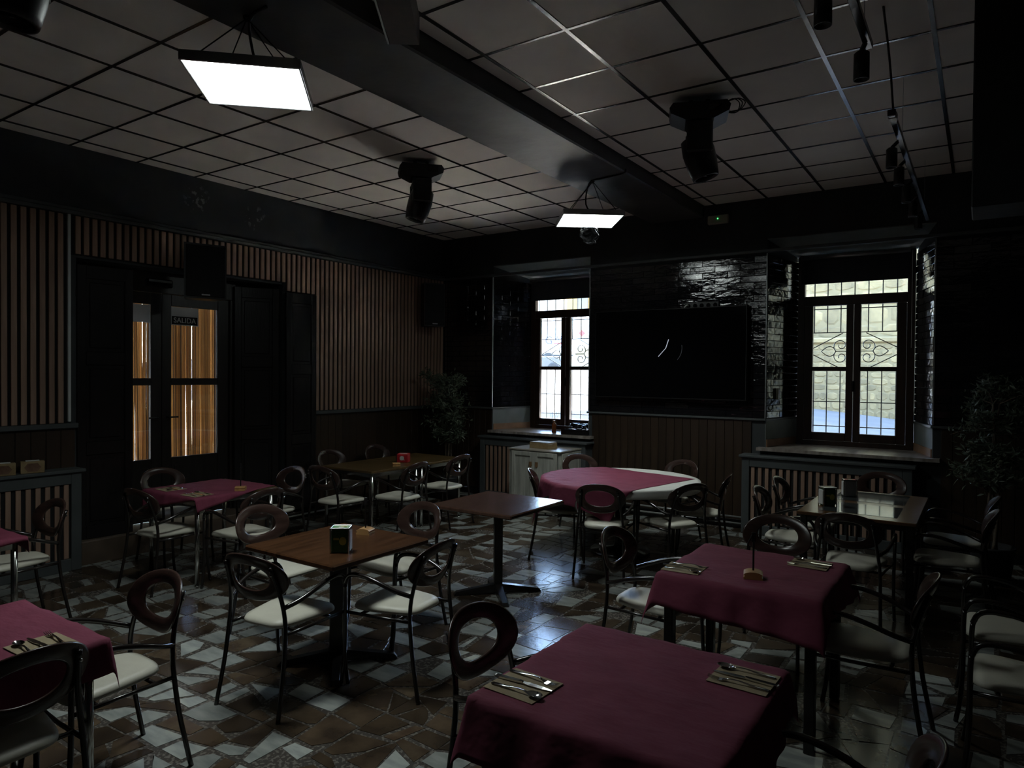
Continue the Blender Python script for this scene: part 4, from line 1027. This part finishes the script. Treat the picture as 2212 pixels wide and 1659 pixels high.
# ---- on the left sill
SLZ = WZ0+.03
t = thing('reed_diffuser', 'amber reed diffuser bottle on the left window sill', 'diffuser', (-4.93, 8.30, SLZ))
MB().lathe([(.028, 0), (.033, .008), (.033, .11), (.027, .13), (.014, .145), (.014, .165)], n=18).build('bottle', 'amber', t, True)
MB().lathe([(.017, .16), (.017, .175), (.008, .176)], n=14).build('collar', 'block_wood', t)
for k in range(6): a = k*1.05+.3; MB().cyl((0, 0, .06), (.085*math.cos(a), .05*math.sin(a), .33+.02*(k % 2)), .0016, 5).build('reed', 'reed', t)
t = thing('cable_box', 'flat black box topped with a coiled black cable on the left window sill', 'box', (-4.53, 8.27, SLZ), rad(4))
MB().cbox(-.20, -.13, 0, .20, .13, .075, .006).build('case', 'black_gloss', t)
pts = []
for i in range(120): a = i*.42; r = .085+.03*math.sin(i*.37); pts.append((.02+r*1.25*math.cos(a), r*.9*math.sin(a), .085+.055*abs(math.sin(i*.05+.3))+.008*math.sin(i*1.3)))
MB().tube(pts, .007, 6).build('coiled_cable', 'black_gloss', t, True)

# ---- plants
def olive(label, loc, H, spread, seed, low=.8, n=1500):
    rr = random.Random(seed); t = thing('potted_plant', label, 'plant', loc)
    MB().lathe([(.13, 0), (.17, .30), (.18, .32), (.165, .32), (.15, .28)], n=20).build('pot', 'pot', t, True)
    tr = MB(); tips = []
    for k in range(3):
        a = k*2.1+rr.uniform(0, 1); p = [(.03*math.cos(a), .03*math.sin(a), .26)]
        for i in range(1, 6): p.append((.03*math.cos(a+i*.8)+spread*.10*i/5*math.cos(a), .03*math.sin(a+i*.8)+spread*.10*i/5*math.sin(a), .26+(H*.78-.26)*i/5))
        tr.tube(smoothpts(p, 3), [.018-.011*i/15 for i in range(16)], 7); tips.append(p)
    br = []
    for k in range(60):
        p = rr.choice(tips); i = rr.randrange(2, 6); a = rr.uniform(0, 6.28); s = Vector(p[i]); ln = spread*rr.uniform(.45, 1.05)
        e = s+Vector((math.cos(a)*ln*.75, math.sin(a)*ln*.75, rr.uniform(-.10, .42)*ln*1.6)); e.z = min(max(e.z, low), H)
        mid = (s+e)/2+Vector((0, 0, .06)); tr.tube([s, mid, e], [.005, .004, .002], 5); br.append((s, mid, e))
    tr.build('trunk', 'bark', t, True)
    lf = MB()
    for k in range(n):
        s, mid, e = rr.choice(br); q = rr.uniform(.25, 1.0); p = s.lerp(mid, q*2) if q < .5 else mid.lerp(e, q*2-1)
        p = p+Vector((rr.gauss(0, .035), rr.gauss(0, .035), rr.gauss(0, .035)))
        d = Vector((rr.gauss(0, 1), rr.gauss(0, 1), rr.gauss(.2, .8))).normalized(); u = d.orthogonal().normalized(); u.rotate(Matrix.Rotation(rr.uniform(0, 6.28), 3, d)); L = rr.uniform(.05, .085); wv = L*.14; up = d.cross(u)*.004
        lf.add([p, p+d*L*.5+u*wv+up, p+d*L, p+d*L*.5-u*wv+up], [(0, 1, 2, 3)])
    tag(lf.build('foliage', 'leaf', t), kind='stuff')
olive('artificial olive tree in the corner behind the long wooden table', (-6.27, 7.62, 0), 2.02, .47, 3, .95, 4200)
olive('dim olive tree at the right of the right window', (.10, 7.35, 0), 2.0, .44, 5, .95, 2600)

# ================================================================ OUTSIDE
GZ = 1.0
def ground_z(x, y): 
    a = .95+.12*min(max(-(x+3), -4), 0); return a+(.95-a)*min(max((y-19)/4, 0), 1)+.035*max(min(y, 30)-14, 0)+.1*max(y-30, 0)
def ground(name, y0, y1, m, label, x0=-80, x1=30):
    b = MB(); xs = [x for x in [-80, -30, -12, -8, -6, -5, -4, -3.2, -2, -1, 0, 1, 4, 30] if x0 <= x <= x1]; n = 9; k = len(xs)
    ys = [y0+(y1-y0)*q/(n-1) for q in range(n)]
    b.add([(x, y, ground_z(x, y)) for y in ys for x in xs], [(r*k+c, r*k+c+1, (r+1)*k+c+1, (r+1)*k+c) for r in range(n-1) for c in range(k-1)])
    struct(name, b, m, label=label)
ground('bounce_pavement', YW+.05, 11.2, 'bounce_pavement', 'pale ground strip added outside the left window to bounce sun onto the ceiling', x1=-3.2)  # pale strip added below the sightline to bounce sunlight onto the ceiling
ground('street_pale', 11.2, 29.0, 'pale_road', 'pale sunlit roadway outside the left window', x1=-5)
ground('street', YW+.05, 11.2, 'asphalt', 'grey asphalt close to the right window', x0=-3.2)
ground('street', 11.2, 29.0, 'asphalt', 'grey asphalt street outside the right window', x0=-5)
ground('square', 29.0, 70.0, 'pale_road', 'pale sunlit ground beyond the street')
struct('alley', MB().box(-60, -20, -.3, XL-.44, 8.64, .16), 'pale_road', label='pale ground outside the glazed door')
tag(MB().cbox(-16.0, -14, .16, -15.4, 8.0, 6.0, .02).build('alley_facade', 'facade_pale'), 'pale house front across the alley seen through the string curtain', 'building')
# stone wall across the street
sw = thing('stone_wall', 'rough sunlit stone wall across the street behind the right window', 'wall', (0, 17.2, 0))
MB().box(-6.2, .0, GZ-.5, 12.0, .8, 14.0).build('core', 'stone_mortar', sw)  # carried up out of view so that its shadow covers the street
MB().cbox(-6.2, -.30, GZ-1, 4.0, 0, 2.55, .03).build('plinth', 'stone_mortar', sw); MB().cbox(-6.2, -.36, 2.53, 4.0, .0, 2.66, .03).build('coping', 'stone', sw)
rs = random.Random(11)
def stones(y, z0, z1, x0, x1, hmin, hmax, wmin, wmax):
    z = z0
    while z < z1:
        h = min(rs.uniform(hmin, hmax), z1-z); x = x0+rs.uniform(-.2, 0)
        if h < .05: break
        while x < x1:
            wd = rs.uniform(wmin, wmax)
            g = .012; dz = rs.uniform(-.015, .015)
            pts = []
            for (u, v) in ((0, .2), (.25, 0), (.75, 0), (1, .25), (1, .8), (.7, 1), (.2, 1), (0, .75)):
                pts.append((x+g+(wd-2*g)*min(max(u+rs.uniform(-.07, .07), 0), 1), z+g+(h-2*g)*min(max(v+rs.uniform(-.1, .1), 0), 1)+dz))
            cx = sum(p[0] for p in pts)/8; cz = sum(p[1] for p in pts)/8; q = rs.uniform(.008, .02)
            vs = [(p[0], y, p[1]) for p in pts]+[(cx+(p[0]-cx)*.8, y-q*rs.uniform(.8, 1.1), cz+(p[1]-cz)*.8) for p in pts]
            fs = [tuple(range(8, 16))]+[(i, (i+1) % 8, 8+(i+1) % 8, 8+i) for i in range(8)]
            MB().add([(a-cx, b2, c2-cz) for a, b2, c2 in vs], fs).build('stone', 'stone', sw, loc=(cx, 0, cz))
            x += wd
        z += h
stones(-.30, .70, 2.50, -4.2, -.7, .09, .22, .11, .34)
stones(.0, 2.66, 4.3, -4.2, -.7, .22, .46, .26, .75)
# houses
def house(label, x, y, sx, sy, z0, h, fm, win):
    t = thing('house', label, 'building', (x, y, z0)); MB().box(0, 0, 0, sx, sy, h).build('walls', fm, t)
    MB().add([(-.4, -.4, h), (sx+.4, -.4, h), (sx+.4, sy+.4, h), (-.4, sy+.4, h), (sx*.5, sy*.5, h+1.6)], [(0, 1, 4), (1, 2, 4), (2, 3, 4), (3, 0, 4), (3, 2, 1, 0)]).build('roof', 'roof_tile', t)
    for (wx, wz, ww, wh) in win:
        f = MB().frame(wx, wx+ww, wz, wz+wh, .08, -.06, .0).build('window', 'window_wood', t); MB().box(wx+.08, -.03, wz+.08, wx+ww-.08, -.02, wz+wh-.08).build('pane', 'black_gloss', f)
house('ochre house with brown shutters behind the white lorry', -29.7, 52, 7.5, 8, 3.0, 9, 'facade', [(1.0, 3.9, 1.1, 2.2), (4.2, 3.9, 1.1, 2.2), (1.0, .9, 1.1, 1.8), (4.4, .2, 1.4, 2.4)])
house('pale house beyond the parked lorry', -46.8, 53, 15.9, 8, 3.0, 8.5, 'facade_pale', [(2, 4.6, 1.3, 1.8), (6, 4.6, 1.3, 1.8), (9.6, 4.6, 1.3, 1.8)])
# lorry with tank body
def wheel(t, x, y, z, r, wd=.22, name='wheel'):
    o = MB().lathe([(r*.62, -wd/2), (r*.95, -wd/2), (r, -wd*.3), (r, wd*.3), (r*.95, wd/2), (r*.62, wd/2)], n=24).xf(Matrix.Translation((x, y, z)) @ Matrix.Rotation(rad(90), 4, 'X')).build(name, 'rubber', t, True)
    MB().lathe([(r*.62, -wd*.30), (r*.55, wd*.40), (r*.2, wd*.32), (r*.12, wd*.46), (.01, wd*.46)], n=20).xf(Matrix.Translation((x, y, z)) @ Matrix.Rotation(rad(90), 4, 'X')).build('hub', 'alu', o)
lz = 2.30
lo = thing('tank_lorry', 'white tank lorry with blue lettering parked beyond the left window', 'lorry', (-23.45, 43.0, lz), rad(22))
MB().cbox(-4.6, 0, .62, 2.2, 2.3, .85).build('chassis', 'rubber', lo)
MB().cbox(-4.6, 0, .85, 2.0, 2.4, 3.75, .22).build('tank_body', 'truck_white', lo)
cb = MB(); cb.cbox(2.15, .05, .55, 4.1, 2.35, 3.0, .15); cb.build('cab', 'truck_white', lo); MB().box(2.5, .04, 1.9, 3.6, .048, 2.7).build('side_window', 'black_gloss', lo)
for x in (-3.4, -2.3, 3.2): wheel(lo, x, .14, .5, .5)
for x in (-3.4, -2.3, 3.2): wheel(lo, x, 2.2, .5, .5)
MB().cbox(-4.4, -.02, .45, -.4, .0, .75, .01).build('side_guard', 'alu', lo)
text('lettering', 'G', .78, 'truck_blue', lo, (-2.25, -.012, 1.86), (rad(90), 0, 0)); text('lettering', 'ASCI', .5, 'truck_blue', lo, (-1.3, -.012, 1.98), (rad(90), 0, 0)); MB().box(-1.9, -.014, 1.62, -.6, -.008, 1.70).build('red_stripe', 'truck_red', lo)
text('lettering', 'www.', .26, 'rubber', lo, (-1.9, -.012, 1.30), (rad(90), 0, 0))
MB().prism([(-.24, 0), (0, -.24), (.24, 0), (0, .24)], 0, .01).xf(Matrix.Translation((.1, -.002, 2.38)) @ Matrix.Rotation(rad(90), 4, 'X')).build('hazard_diamond', 'truck_red', lo)
# pickup in front of it
pk = thing('pickup', 'dark pickup parked before the white lorry', 'car', (-19.9, 36.6, 1.78), rad(20))
b = MB(); b.prism([(-2.6, .45), (-2.6, 1.02), (-.55, 1.05), (-.2, 1.65), (1.0, 1.68), (1.55, 1.12), (2.5, 1.0), (2.6, .5)], 0, 1.75); b.v = [(x, z, y) for x, y, z in b.v]; b.f = [q[::-1] for q in b.f]; b.build('body', 'car_paint', pk)
MB().prism([(-.35, 1.12), (-.1, 1.58), (.95, 1.6), (1.3, 1.12)], -.006, -.002).xf(Matrix(((1, 0, 0, 0), (0, 0, 1, 0), (0, 1, 0, 0), (0, 0, 0, 1)))).build('side_windows', 'black_gloss', pk)
MB().cbox(-2.63, -.01, .75, -2.56, .2, 1.0).build('tail_light', 'tail_red', pk)
for x in (-1.7, 1.65):
    wheel(pk, x, .1, .36, .36); wheel(pk, x, 1.65, .36, .36)
